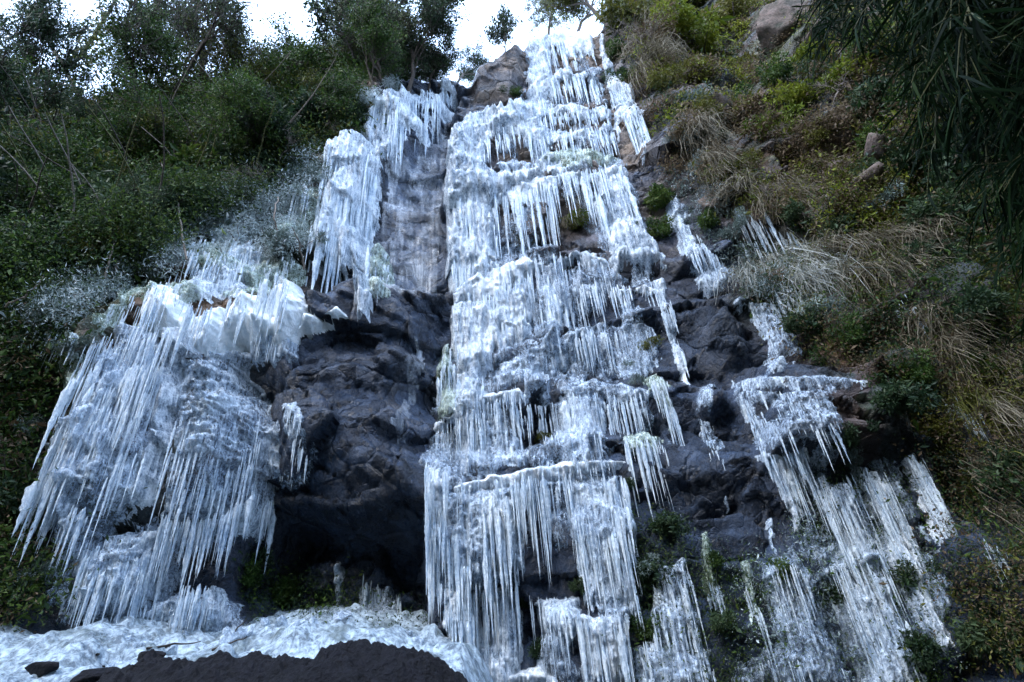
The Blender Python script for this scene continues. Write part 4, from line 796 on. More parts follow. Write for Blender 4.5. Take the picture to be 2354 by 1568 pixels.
for k, (u, v, vt, ms, wd, lab) in enumerate([
    (10, 300, 150, GREENT[0], 1.0, 'leafy tree at the left edge under the far left skyline tree'), (95, 300, 215, LEAFY[1], 1.0, 'dark bushy tree left of the dead tree'), (245, 290, 190, OLIVE[1], 1.0, 'yellowish leafy tree right of the dead tree foot'),
    (310, 300, 120, GREENT[1], 1.0, 'tall green tree below the tall grey tree'), (375, 290, 70, SPARSE[2], 1.0, 'fine leaved grey tree filling the ridge left of the spreading tree'), (430, 300, 110, OLIVE[0], 1.3, 'olive tree in front of the spreading grey tree'),
    (520, 280, 100, GREENT[0], 1.2, 'green leafy tree right under the spreading grey tree'), (600, 270, 130, SPARSE[1], 1.2, 'light grey leafy tree at the bottom of the first sky gap'), (670, 260, 165, GREENT[1], 1.2, 'green tree standing low in the first sky gap'), (760, 240, 90, OLIVE[0], 1.2, 'yellow green tree at the right side of the first sky gap'),
    (800, 240, 40, GREENT[0], 1.1, 'tall bright tree left of the twin crowned dark tree'), (880, 220, 20, SPARSE[0], 1.1, 'grey leafed tree between the tall dark trees'), (940, 215, 40, LEAFY[0], 1.1, 'dark leafy tree right of the airy dark tree'), (1010, 195, 100, GREENT[1], 1.1, 'small green tree at the lip left of the tan rock cap'),
    (60, 470, 250, LEAFY[2], 1.2, 'dark round crowned tree at the left edge below the skyline tree'), (170, 430, 240, GREENT[1], 1.2, 'green tree under the mossy leaning trunk'),
    (290, 450, 290, OLIVE[0], 1.3, 'olive crowned young tree in the upper left thicket'), (390, 480, 320, GREENT[0], 1.3, 'bushy green tree over the pale crooked stem'),
    (500, 420, 260, GREENT[1], 1.3, 'bright green round tree in the middle of the left slope'), (600, 440, 290, LEAFY[0], 1.3, 'dark tree above the dark hollow'),
    (690, 360, 210, GREENT[0], 1.2, 'green tree overhanging the tall white cascade'), (760, 300, 170, OLIVE[1], 1.2, 'yellow green tree left of the frosty upper left fall'),
    (120, 600, 400, GREENT[0], 1.3, 'mid green tree low in the left thicket'), (240, 600, 420, LEAFY[1], 1.3, 'gloomy dark tree in the heart of the left thicket'),
    (40, 680, 520, OLIVE[1], 1.3, 'brownish tree at the left edge at half height'), (350, 590, 460, LEAFY[2], 1.2, 'dark low tree right of the pale crooked stem'),
    (560, 300, 130, GREENT[1], 1.2, 'light green tree left of the low olive tree'), (480, 300, 150, OLIVE[0], 1.2, 'olive tree under the spreading grey tree'), (220, 340, 225, GREENT[0], 1.1, 'leafy green tree below the foot of the bare dead tree')]):
    put_tree(ms, u, v, vt, lab, rz=k * 1.7, wide=wd, tilt=(.25, 0))


def shrub_mesh(seed, kind, n=1800, leaf=.11, lobes=9, asp=.45, stems=7, bark=M_BARK, flat_=.8, droop=.3):
    """unit shrub: a hummock of uneven leaf clumps, radius 1, rising from the origin"""
    r = np.random.default_rng(seed)
    c = r.normal(0, .45, (lobes, 3)) * np.array([1, .8, flat_]); c[:, 2] = np.abs(c[:, 2]) + .25
    rad = r.uniform(.22, .5, lobes)
    k = r.integers(0, lobes, n); q = r.normal(0, 1, (n, 3)); q /= np.linalg.norm(q, axis=1, keepdims=True)
    C = c[k] + q * rad[k][:, None] * (r.uniform(.25, 1.08, n) ** .5)[:, None] + r.normal(0, .04, (n, 3))
    tint = np.clip(r.uniform(0, .5, lobes)[k] + r.normal(.1, .14, n), 0, 1)
    V, F, t = leaf_cloud(C, leaf, r, asp, q * .7, droop, tint)
    fm = mesh_from('foliage', V, F, LF[kind], False, {'tint': t})
    tb = []
    for s in range(stems):
        e = c[s % lobes] + r.normal(0, .2, 3); e[2] = abs(e[2]) * 1.25
        m = e * .5 + r.normal(0, .1, 3); tt = np.linspace(0, 1, 6)[:, None]
        p = (1 - tt) ** 2 * np.zeros(3) + 2 * tt * (1 - tt) * m + tt ** 2 * e * 1.15
        tb.append(tube(p, np.linspace(.028, .008, 6), 4))
    V, F = join(tb)
    return mesh_from('stems', V, F, bark), fm


SHRUB = {k: [shrub_mesh(s + i, kd, n, lf, bark=bk, asp=asp) for i in range(3)] for k, s, kd, n, lf, bk, asp in [
    ('green', 300, 'green', 2600, .13, M_BARK, .4), ('dark', 310, 'dark', 2600, .13, M_BARK, .45), ('olive', 320, 'olive', 2400, .12, M_BARK, .35),
    ('brown', 330, 'brown', 1500, .10, M_PALEBARK, .25), ('frost', 340, 'frost', 2600, .11, M_PALEBARK, .3), ('rime', 350, 'rime', 3200, .11, M_PALEBARK, .16), ('fern', 360, 'fern', 1700, .16, M_BARK, .3)]}


def put_shrub(kind, u, v, rpx, label, group=None, name='shrub', cat='shrub', rz=None, sq=1., k=None):
    r = np.random.default_rng(int(u * 7 + v * 13))
    x, y, z = [float(q[0]) for q in hit(u, v)]
    s = rpx / FD * (y * CP + z * SP)
    m = SHRUB[kind][int(r.integers(3)) if k is None else k]
    o = link(name, None, None, (x, y - .15 * s, z - .35 * s)); o.empty_display_size = .2
    o.scale = (s, s, s * sq); o.rotation_euler = (r.uniform(.2, .5), r.normal(0, .12), r.uniform(0, 6.28) * 0 + r.normal(0, .5))
    tag(o, label, cat, group)
    child('stems', m[0], o); child('foliage', m[1], o)
    return o


S = put_shrub
TWIG = [tree_mesh(800 + q, 3, .01, 0, .1, 'dark', M_PALEBARK, .8, .018, .8, .2, kids=(3, 5)) for q in range(3)]
r_ = np.random.default_rng(5)
for k, (u, v) in enumerate([(120, 380), (230, 360), (330, 420), (280, 500), (180, 520), (420, 500), (90, 600), (380, 560), (500, 480), (600, 480), (660, 400), (740, 330), (780, 260), (60, 440), (540, 380), (330, 600), (220, 590), (640, 320)]):
    put_tree(TWIG[k % 3], u, v, v - r_.uniform(50, 100), 'bare pale twiggy bush in the left thicket', 'bare twiggy bushes in the left thicket', k * 1.3, (.5, .2 * math.sin(k)), 1.6, 'bare_bush', 'bush', .1, .45)
for k, (u, v) in enumerate([(1480, 140), (1520, 260), (1700, 120), (1800, 330), (1900, 260), (1660, 330), (1950, 420), (1760, 500), (1870, 520), (2030, 200)]):
    put_tree(TWIG[k % 3], u, v, v - r_.uniform(40, 80), 'bare pale twiggy bush on the mossy right slope', 'bare twiggy bushes on the right slope', k * 1.7, (.6, -.2), 1.6, 'bare_bush', 'bush', .1, .3)
# left slope, from the ridge down
S('dark', 40, 300, 90, 'dark shrub below the dense tree at the far left edge')
S('green', 60, 400, 95, 'mid green shrub at the left edge under the dark ridge shrubs')
S('olive', 180, 330, 80, 'yellowish shrub near the foot of the bare dead trunk')
S('green', 300, 400, 90, 'leafy green shrub in the upper middle of the left thicket')
S('olive', 150, 450, 95, 'olive bamboo like shrub in the left thicket')
S('green', 420, 430, 80, 'small leaved green shrub above the frosted spire')
S('dark', 60, 540, 110, 'dark round shrub on the left edge at half height')
S('dark', 250, 520, 100, 'deep green shrub in the gloomy heart of the left thicket')
S('olive', 350, 340, 70, 'dull yellow shrub below the tall grey tree')
S('brown', 240, 300, 60, 'dry brown brush among the tree feet at the left ridge')
S('green', 520, 340, 75, 'fresh green shrub in the middle of the left ridge')
S('olive', 640, 280, 70, 'olive shrub with yellow tips under the first sky gap')
S('olive', 740, 220, 60, 'olive shrub right of the low olive tree')
S('green', 800, 200, 55, 'bright green shrub at the foot of the twin crowned tree')
S('brown', 900, 190, 45, 'thin brown brush between the tall dark trees')
S('dark', 640, 350, 75, 'dark glossy shrub above the frosted bank')
S('dark', 720, 300, 75, 'blackish green shrub left of the frosty upper left fall')
S('dark', 560, 420, 75, 'dark shrub beside the frosted spire')
S('frost', 440, 375, 75, 'grey green frosted bush crowning the frozen spire')
S('frost', 400, 450, 60, 'dim frosted bush left of the frozen spire')
S('dark', 330, 570, 85, 'dark shrub above the leftmost ice bulb')
S('dark', 180, 620, 90, 'shadowed shrub left of the frosted branches')
S('frost', 215, 640, 60, 'pale frosted bush above the great ice shoulder')
S('rime', 520, 600, 50, 'rimed bush low in the ragged ice crust')
S('rime', 640, 600, 40, 'rimed bush behind the tall double bulb')
S('rime', 420, 600, 45, 'rimed bush at the left end of the ragged ice crust')
S('frost', 330, 620, 50, 'frosted twigs right above the leftmost ice bulb')
S('rime', 250, 680, 50, 'rimed bush left of the leftmost ice bulb')
S('frost', 700, 560, 45, 'frosted bush under the tip of the tall white cascade')
S('rime', 505, 560, 38, 'white rimed bush in the middle of the frozen spray bank')
S('rime', 455, 590, 34, 'rimed bush at the left of the frozen spray bank')
S('rime', 575, 600, 36, 'rimed bush left of the tall double bulb')
S('rime', 610, 540, 34, 'small rimed bush under the dark hollow')
S('rime', 660, 530, 34, 'rimed bush below the frosted ice bank')
S('rime', 540, 520, 34, 'rimed bush at the top of the frozen spray bank')
S('rime', 560, 560, 55, 'rimed bush in the ragged ice crust')
S('rime', 480, 540, 50, 'white rimed bush left in the ragged ice crust')
S('rime', 480, 460, 28, 'rimed top of the frozen spire')
S('rime', 600, 500, 45, 'rimed twigs over the ragged ice crust near the dark hollow')
S('frost', 560, 470, 50, 'grey frosted bush in the hollow right of the spire')
S('frost', 690, 420, 55, 'silvery frosted bush left of the tall white cascade')
S('rime', 660, 480, 45, 'white rimed bush hanging below the silvery bush')
S('frost', 780, 270, 55, 'frosted grey bush above the tall white cascade')
S('rime', 850, 245, 42, 'rimed bush on the left edge of the frosty upper left fall')
S('rime', 900, 210, 34, 'rimed bush at the top of the frosty upper left fall')
S('frost', 650, 570, 42, 'frosted bush right of the tall double bulb crest')
S('dark', 50, 690, 100, 'dark shrub on the left edge above the brown fern')
S('frost', 130, 750, 50, 'frosted branch cluster drooping at the left edge of the shoulder')
S('rime', 90, 740, 34, 'white rimed branch tip pointing left above the brown fern')
S('frost', 180, 800, 42, 'frosted clump on the left flank of the great shoulder')
S('frost', 60, 1010, 50, 'dim frosted clump under the brown fern')
S('dark', 30, 1180, 90, 'dark bush on the left edge beside the raking icicles')
S('frost', 90, 1330, 50, 'greenish frosted clump at the left foot of the ice')
S('dark', 590, 1290, 40, 'dark low bush in the cave mouth')
S('green', 660, 1370, 45, 'mossy green hummock on the cave floor')
S('green', 580, 1330, 40, 'small green hummock behind the stout ice pillar')
S('dark', 1990, 250, 60, 'dark bush in the middle of the upper right slope')
S('olive', 1900, 330, 45, 'olive moss clump above the brown slab')
S('dark', 1820, 520, 45, 'dark clump above the loose row of icicles')
S('green', 1780, 190, 45, 'green clump on the upper right slope between the pink rocks')
S('olive', 1690, 180, 45, 'olive clump beside the blue grey boulder')
S('dark', 1600, 340, 40, 'dark clump on the bank beside the black gully')
S('frost', 1680, 540, 40, 'frosted fern hanging over the right ice drape')
S('dark', 2100, 620, 60, 'dark bush rising behind the dry grass ridge')
S('dark', 1930, 540, 50, 'dark bush just above the dry grass ridge')
# centre moss
S('fern', 1330, 520, 38, 'mossy tuft of yellow grass under the long icicle comb', 'moss tufts on the centre fall')
S('olive', 1215, 570, 26, 'small brown moss tuft behind the long icicle comb', 'moss tufts on the centre fall')
S('dark', 1480, 1330, 50, 'dark leafy clump right of the wide bottom curtain')
S('dark', 1530, 1220, 45, 'dark green clump on the wall below the icicle fringe')
S('frost', 1500, 1320, 42, 'frosted leafy clump right of the wide bottom curtain')
S('dark', 1240, 1500, 34, 'mossy clump in the dark gap at the bottom of the fall')
S('frost', 1262, 372, 16, 'frosted moss tuft beside the small frilled shelf')
S('frost', 1440, 850, 24, 'pale green moss tuft on the ribbed translucent ice')
S('frost', 1200, 845, 22, 'green moss tuft on the slanting milky rib')
S('olive', 1500, 800, 26, 'yellow moss tuft at the right rim of the middle tier')
S('frost', 1460, 880, 22, 'moss tuft above the crusted ice shelf')
S('olive', 1250, 1010, 20, 'moss tuft in the clear ice curtain')
S('frost', 1025, 830, 20, 'mossy tuft on the green tinted ice drape')
S('olive', 1300, 735, 18, 'moss tuft under the glassy ice veil')
S('dark', 1445, 1120, 22, 'dark moss tuft at the right end of the bright ledge')
S('dark', 1340, 1350, 26, 'dark moss clump in the middle of the bottom tier')
S('dark', 1200, 1390, 22, 'dark moss clump above the bottom ice curtain')
S('green', 1180, 220, 18, 'green tuft beside the tan rock cap')
# right rim
S('green', 1410, 130, 36, 'bright green moss clump beside the right shoulder ice strip')
S('green', 1440, 190, 30, 'small bright green clump on the right shoulder ice')
S('olive', 1440, 60, 75, 'olive thicket over the right shoulder of the summit')
S('brown', 1500, 110, 75, 'dry brown brush at the top right of the fall')
S('fern', 1540, 80, 64, 'lime green fern bush high on the right slope')
S('fern', 1610, 130, 56, 'yellow green fern cluster right of the lime fern bush')
S('olive', 1560, 20, 70, 'olive shrub at the top edge right of the sky gap')
S('olive', 1680, 60, 70, 'dull green shrub at the top edge in the middle of the right slope')
S('brown', 1480, 220, 55, 'brown hanging brush above the white icicle fan')
S('olive', 1530, 200, 48, 'mossy olive clump under the hanging brown brush')
S('fern', 1860, 150, 48, 'yellow green fern patch on pink rock at the upper right')
S('fern', 1940, 190, 48, 'fern patch right of the pink rock')
S('green', 2000, 120, 60, 'green bush at the upper right behind the bamboo')
S('fern', 1760, 320, 54, 'yellow moss fern on the big mossy boulder')
S('fern', 1830, 240, 48, 'lime fern above the mossy boulder')
S('olive', 1640, 270, 55, 'brown green moss cushion left of the mossy boulder')
S('frost', 1590, 240, 36, 'silvery lichen bush on the grey rock of the right slope')
S('olive', 1700, 400, 48, 'moss cushion above the dry hanging grass')
S('green', 2100, 260, 75, 'leafy green bush behind the bamboo curtain')
S('dark', 2200, 420, 95, 'dark bush at the right edge under the bamboo')
S('dark', 2060, 400, 75, 'dark leafy bush in the middle of the right slope')
S('green', 2000, 340, 50, 'fresh green bush right of the grey rock shelf')
S('frost', 2010, 480, 45, 'grey green frosted bush above the dry grass ridge')
S('green', 2240, 860, 55, 'green bush among the dry tussocks of the right bank')
S('dark', 2290, 1100, 70, 'dark bush at the right edge under the black hollow')
S('frost', 2190, 1060, 36, 'frosted tuft below the black hollow')
S('dark', 2260, 720, 70, 'dark bush at the right edge above the dry tussocks')
S('dark', 2300, 600, 100, 'black green bush at the right edge at half height')
S('dark', 2150, 520, 75, 'dark bush right of the grey green frosted bush')
S('green', 1520, 470, 42, 'green moss clump beside the long white rim drape')
S('green', 1510, 540, 36, 'bright moss cushion under the right rim drape')
S('frost', 1600, 400, 40, 'frosted fern clump on the bank above the right ice drape')
S('frost', 1560, 330, 32, 'frosted tuft beside the black gully')
S('green', 1620, 520, 34, 'green fern in the right ice drape')
S('dark', 1850, 760, 48, 'dark ivy like clump right of the icy steps')
S('frost', 1890, 720, 40, 'frosted grass clump in the fork of the dry grass ridge')
S('dark', 2050, 940, 62, 'dark glossy bush right of the right hand block')
S('green', 2090, 870, 55, 'mossy bush above the dark glossy bush')
S('green', 1960, 780, 50, 'moss cushion under the dry grass ridge')
S('olive', 2150, 1010, 60, 'olive moss bush left of the black hollow')
S('dark', 1950, 1010, 40, 'dark clump on the right corner of the right hand block')
S('frost', 1960, 1060, 36, 'frosted leaf clump below the right hand block')
S('dark', 1910, 1240, 40, 'dark green clump between frayed drape and rough hump')
S('dark', 1900, 1380, 50, 'dark leafy clump below the frayed drape')
S('green', 1640, 1290, 26, 'mossy clump on the single ice finger')
S('green', 1800, 1310, 34, 'moss clump on top of the rough frozen hump')
S('dark', 1660, 1440, 40, 'dark moss clump at the base of the bare dark wall')
S('dark', 2080, 1330, 44, 'dark leaves between the bright icicle fall and its neighbour')
S('dark', 2120, 1500, 60, 'dark bush at the foot of the bright icicle fall')
S('dark', 2290, 1480, 80, 'dark bush in the bottom right corner')
S('green', 1480, 1450, 40, 'green leafy clump left of the moss speckled curtain')
S('frost', 1530, 1500, 40, 'frosted green clump on the moss speckled curtain')

# ---- bare rocks among the moss of the right slope
def rock_mesh(seed):
    r = np.random.default_rng(seed); g = np.linspace(.001, np.pi - .001, 34); h = np.linspace(0, 2 * np.pi, 57); G, H = np.meshgrid(g, h)
    P = np.stack([np.sin(G) * np.cos(H), np.sin(G) * np.sin(H), np.cos(G)], -1); q = np.ones(G.shape) * 1.15
    for k in range(16):
        n = r.normal(0, 1, 3); n /= np.linalg.norm(n); c = np.maximum(P @ n, .02); q = np.minimum(q, r.uniform(.62, 1.0) / c)
    q = q + .05 * fbm(P[..., 0] * 3 + seed, P[..., 2] * 3 + P[..., 1] * 2, 700 + seed, 4)
    V = (P * q[..., None] * np.array([1, .7, .8])).reshape(-1, 3); i = np.arange(57 * 34).reshape(57, 34)
    return mesh_from('boulder', V, np.stack([i[:-1, :-1], i[1:, :-1], i[1:, 1:], i[:-1, 1:]], -1).reshape(-1, 4), M_TANROCK)


M_TANROCK = plain_mat('weathered rock', (.025, .03, .018), (.20, .145, .125), 3.6, .75, 1., .10)
BOULD = [rock_mesh(s) for s in range(4)]
for k, (u, v, rp, lab) in enumerate([(1630, 225, 44, 'blue grey boulder near the silvery lichen bush'), (1890, 95, 40, 'pinkish rock in the middle of the upper right slope'), (1950, 270, 40, 'grey cracked rock left of the leafy green bush behind the bamboo'),
                                     (1650, 460, 30, 'dark wet rock above the loose row of icicles'), (1980, 420, 36, 'shaded grey rock by the grey green frosted bush'), (1840, 30, 40, 'reddish rock at the top edge of the right slope'), (1900, 400, 36, 'brown slab above the dry grass ridge'), (1560, 420, 26, 'small grey rock beside the frosted fern clump'),
                                     (2050, 330, 34, 'mossy grey rock before the dark leafy bush')]):
    x, y, z = [float(q[0]) for q in hit(u, v)]; s = 1.7 * rp / FD * (y * CP + z * SP) * (.7 + .5 * abs(math.sin(k * 2.3)))
    o = link('boulder', BOULD[k % 4], None, (x, y + .55 * s, z)); o.scale = (s * (1. + .5 * abs(math.sin(k * 1.1))), s, s * (.55 + .4 * abs(math.cos(k * 1.9)))); o.rotation_euler = (.3, .2 * math.sin(k * 3), k * 1.3); tag(o, lab, 'rock')


# ---- dry grass
def tussock_mesh(seed, kind, n=210, L=1.0, droop=1.2, w=.0062):
    r = np.random.default_rng(seed); parts = []; tints = []
    for i in range(n):
        b = r.normal(0, .13, 3) * np.array([1.6, .4, .6]); az = r.normal(-np.pi / 2, .9); l = L * r.uniform(.45, 1.15); el = r.uniform(-.2, 1.1)
        d0 = np.array([math.cos(az) * math.cos(el), math.sin(az) * math.cos(el), math.sin(el)]); m = 7
        t = np.linspace(0, 1, m)[:, None]; dr = droop * r.uniform(.6, 1.4)
        wob = r.normal(0, .10, 3); p = b + wob * l * np.sin(t * r.uniform(2, 6)) + d0 * l * t * (1 - .35 * t) + np.array([0, -.05, -1.]) * l * dr * t ** 2 * .8 + np.cumsum(r.normal(0, .012, (m, 3)), 0)
        side = np.cross(d0, [0, 0, 1.]); side = side / (np.linalg.norm(side) + 1e-9) + r.normal(0, .5, 3)
        v, f = ribbon(p, w * np.linspace(1, .25, m) * r.uniform(.6, 1.4), side); parts.append((v, f)); tints.append(np.full(len(v), r.uniform(0, .7)))
    V, F = join(parts)
    return mesh_from('dry_grass_tussock', V, F, LF[kind], False, {'tint': np.concatenate(tints)})


TUS = {'straw': [tussock_mesh(500 + i, 'straw') for i in range(4)], 'frost': [tussock_mesh(510 + i, 'frostgrass') for i in range(3)], 'green': [tussock_mesh(520 + i, 'olive', 110, .8) for i in range(2)]}


def T(kind, u, v, lpx, label, group=None):
    r = np.random.default_rng(int(u * 3 + v * 11))
    x, y, z = [float(q[0]) for q in hit(u, v)]
    s = lpx / FD * (y * CP + z * SP)
    ms = TUS[kind]; o = link('grass_tussock', ms[int(r.integers(len(ms)))], None, (x, y - .05, z)); o.scale = (s, s, s * r.uniform(.85, 1.15)); o.rotation_euler = (r.normal(0, .25), r.normal(0, .25), r.normal(-.2, .7))
    tag(o, label, 'grass tussock', group)


ridge = [(1720, 636), (1760, 622), (1800, 612), (1835, 606), (1870, 590), (1905, 580), (1940, 578), (1980, 572), (2020, 562), (2060, 556), (2100, 560), (2140, 556), (2170, 572)]
for k, (u, v) in enumerate(ridge):
    T('frost' if k < 5 else 'straw', u, v, 95 + 8 * (k % 4), 'icy pale grass tussock on the left part of the drooping grass ridge' if k < 5 else 'straw coloured tussock on the right part of the drooping grass ridge', 'tussocks along the drooping grass ridge')
for k, (u, v) in enumerate([(1850, 650), (1900, 640), (1950, 640), (2000, 625), (2060, 620), (2110, 620)]):
    T('straw' if k > 1 else 'frost', u, v, 110, 'long haired grass tussock hanging below the grass ridge crest', 'tussocks below the grass ridge crest')
for k, (u, v) in enumerate([(1620, 330), (1640, 370), (1660, 410), (1600, 300), (1690, 440)]):
    T('straw', u, v, 95, 'tan grass tussock hanging over the bank above the right ice drape', 'tussocks above the right ice drape')
for k, (u, v) in enumerate([(1790, 430), (1820, 450), (1850, 470), (1760, 470), (1880, 400)]):
    T('straw', u, v, 80, 'small dry tussock on the slope under the mossy boulder', 'tussocks under the mossy boulder')
for k, (u, v) in enumerate([(1460, 120), (1480, 170), (1510, 150), (1490, 60), (1530, 130)]):
    T('straw', u, v, 90, 'brown grass tussock hanging at the top right of the fall', 'tussocks at the top right of the fall')
for k, (u, v) in enumerate([(2080, 760), (2140, 790), (2200, 780), (2180, 860), (2280, 820), (2120, 720)]):
    T('straw', u, v, 110, 'dry tussock on the right bank above the black hollow', 'tussocks above the black hollow')
for k, (u, v) in enumerate([(2210, 930), (2300, 960), (2260, 1060), (2330, 1050)]):
    T('straw' if k % 3 else 'green', u, v, 120, 'drooping tussock at the right edge around the black hollow', 'tussocks around the black hollow')
for k, (u, v) in enumerate([(2210, 1120), (2300, 1200), (2330, 1260)]):
    T('straw' if k % 2 else 'green', u, v, 120, 'dim drooping tussock at the lower right edge', 'tussocks at the lower right edge')
T('frost', 1880, 660, 130, 'white frozen tussock with a forked icy strand under the grass ridge')
T('green', 2230, 1490, 80, 'broad leaved green tuft in the bottom right corner')
T('straw', 1330, 490, 60, 'golden tuft hanging under the long icicle comb')
T('straw', 1300, 520, 50, 'short golden tuft beside the mossy tuft in the centre')

# ---- brown fern at the left edge
def fern_mesh(seed, L=1., n=26):
    r = np.random.default_rng(seed); parts = []; tint = []
    t = np.linspace(0, 1, 16)[:, None]; rach = np.array([0., 0, 1]) * L * t * .55 + np.array([.35, -.25, 0]) * L * t - np.array([0, 0, .8]) * L * t ** 2.2 * .6
    v, f = tube(rach, np.linspace(.012, .004, 16), 4); rm = (v, f)
    d = np.gradient(rach, axis=0)
    for i in range(n):
        k = 1 + i / n * 14; a = int(k); p = rach[a] + (rach[min(a + 1, 15)] - rach[a]) * (k - a); dd = d[a] / np.linalg.norm(d[a])
        l = L * .34 * math.sin(math.pi * (.12 + .86 * i / n)) + .03
        for sgn in (-1, 1):
            sd = np.cross(dd, [0, -1., .2]); sd /= np.linalg.norm(sd); q = sd * sgn + dd * .25 + np.array([0, 0, -.25])
            tt = np.linspace(0, 1, 5)[:, None]; pp = p + q * l * tt - np.array([0, 0, .25]) * l * tt ** 2
            v, f = ribbon(pp, .013 * L * np.array([.7, 1, .9, .6, .1]), dd); parts.append((v, f)); tint.append(np.full(len(v), r.uniform(.1, .8)))
    V, F = join(parts)
    return mesh_from('stalk', rm[0], rm[1], M_BARK), mesh_from('leaflets', V, F, LF['brown'], False, {'tint': np.concatenate(tint)})


FERN = [fern_mesh(600 + i) for i in range(2)]
for k, (u, v, l, rz, lab) in enumerate([(20, 960, 130, .2, 'brown withered fern frond at the left edge, upper one'), (40, 1020, 130, -.3, 'brown withered fern frond at the left edge, lowest one'), (-10, 900, 120, .5, 'brown withered fern frond cut by the left edge'), (70, 900, 90, -.6, 'small brown fern frond beside the left flank of the great shoulder')]):
    x, y, z = [float(q[0]) for q in hit(max(u, 4), v)]; s = l / FD * (y * CP + z * SP)
    o = link('fern_frond', None, None, (x + (u - max(u, 4)) * .01, y - .75, z)); o.scale = (s * 1.3,) * 3; o.rotation_euler = (0, 0, rz); o.empty_display_size = .2
    tag(o, lab, 'fern'); child('stalk', FERN[k % 2][0], o); child('leaflets', FERN[k % 2][1], o)

# ---- thin bare stems standing in the left thicket
for k, (pts, w, mt, lab) in enumerate([
    ([(265, 620), (300, 540), (330, 470), (368, 420), (378, 392), (366, 366)], 3.2, M_PALEBARK, 'pale crooked bare stem slanting through the left thicket'),
    ([(240, 640), (262, 560), (278, 500)], 2.4, M_PALEBARK, 'short pale bare stem left of the crooked one'),
    ([(318, 490), (322, 400), (324, 320)], 4.5, M_MOSSBARK, 'straight mossy pole in the left thicket'),
    ([(0, 385), (50, 420), (95, 455)], 2.4, M_MOSSBARK, 'thin bamboo cane leaning at the left edge'),
    ([(430, 600), (402, 440), (396, 380)], 2.2, M_PALEBARK, 'thin upright cane left of the frozen spire'),
    ([(700, 620), (690, 560), (672, 520)], 2.6, M_PALEBARK, 'frosty stem behind the tall double bulb'),
    ([(10, 700), (60, 680), (100, 640)], 2.4, M_PALEBARK, 'bare twig reaching out above the brown fern'),
    ([(545, 370), (520, 335), (480, 270), (440, 215), (405, 180)], 4.2, M_BARK, 'dark slanting limb in front of the spreading grey tree'),
    ([(640, 560), (630, 500), (640, 450)], 2.6, M_PALEBARK, 'thin pale stem at the dark hollow beside the frosted bank')]):
    P = np.array(pts, float); x, y, z = hit(P[:, 0], P[:, 1], .5)
    y = np.minimum(y, np.linspace(y[0], y[0] - .3, len(y))) if False else y - np.linspace(0, .5, len(y))
    dxr, dyr, dzr = ray(P[:, 0], P[:, 1]); tt = y / dyr; C = np.stack([dxr * tt, y, dzr * tt], 1)
    c0 = C[0].copy(); q = np.linspace(0, len(C) - 1, 14); C = np.stack([np.interp(q, np.arange(len(C)), C[:, i]) for i in range(3)], 1) + np.random.default_rng(k).normal(0, .015, (14, 3))
    v, f = tube(C - c0, np.linspace(1, .45, 14) * w / FD * float(np.mean(tt)) , 6)
    tag(link('bare_sapling', mesh_from('bare_sapling', v, f, mt), None, c0), lab, 'sapling')

def lift(pts, y):
    P = np.array(pts, float); a, b, c = ray(P[:, 0], P[:, 1]); t = y / b; C = np.stack([a * t, b * t, c * t], 1)
    q = np.linspace(0, len(C) - 1, 24); C = np.stack([np.interp(q, np.arange(len(C)), C[:, k]) for k in range(3)], 1)
    return C + np.random.default_rng(len(pts)).normal(0, .02, C.shape), float(np.mean(t))


x, y, z = [float(q[0]) for q in hit(205, 262)]
o = link('dead_tree', None, None, (x, y, z)); tag(o, 'bare forked dead tree leaning left against the white sky', 'tree')
r_ = np.random.default_rng(9)
for nm, pts, w, mt in (('trunk', [(215, 270), (205, 247), (175, 205), (150, 155), (132, 128), (117, 104), (121, 60)], 6.5, M_BARK), ('limb', [(150, 156), (172, 146), (190, 126), (212, 88), (236, 50), (250, 25), (282, -20)], 5.5, M_MOSSBARK), ('limb', [(236, 50), (232, 20), (226, -20)], 2.6, M_BARK), ('limb', [(212, 88), (240, 70), (262, 66)], 2, M_BARK), ('limb', [(190, 126), (180, 90), (186, 60)], 1.8, M_BARK), ('limb', [(132, 128), (110, 118), (96, 122)], 1.8, M_BARK)):
    C, tt = lift(pts, y); v, f = tube(C - np.array([x, y, z]), np.linspace(1, .55, 24) * w / FD * tt * (1 + .12 * r_.normal(0, 1, 24)), 7); child(nm, mesh_from(nm, v, f, mt), o)
C, tt = lift([(172, 146), (190, 126), (212, 88), (236, 50)], y); C = np.repeat(C, 60, 0) + r_.normal(0, .28, (24 * 60, 3)); v, f, ti = leaf_cloud(C - np.array([x, y, z]), .11, r_); child('moss_tuft', mesh_from('moss_tuft', v, f, LF['olive'], False, {'tint': ti}), o)
# canes: slim upright stems standing all through the thicket
r_ = np.random.default_rng(77)
for k in range(46):
    u, v = r_.uniform(20, 640), r_.uniform(330, 640)
    if u > 420 and v > 480: continue
    x, y, z = [float(q[0]) for q in hit(u, v)]; h = r_.uniform(1.2, 3.2); n = 8; tt = np.linspace(0, 1, n)[:, None]
    p = np.array([r_.normal(0, .35), -.35, 1.]) * h * tt + np.array([r_.normal(0, .3), -.3, -.25]) * h * tt ** 2 + r_.normal(0, .015, (n, 3))
    vv, ff = tube(p, np.linspace(.028, .010, n), 5)
    tag(link('cane', mesh_from('cane', vv, ff, [M_PALEBARK, M_MOSSBARK, M_BARK][k % 3]), None, (x, y - .25, z)), 'slim cane standing among the leaves of the left thicket', 'cane', 'canes in the left thicket')

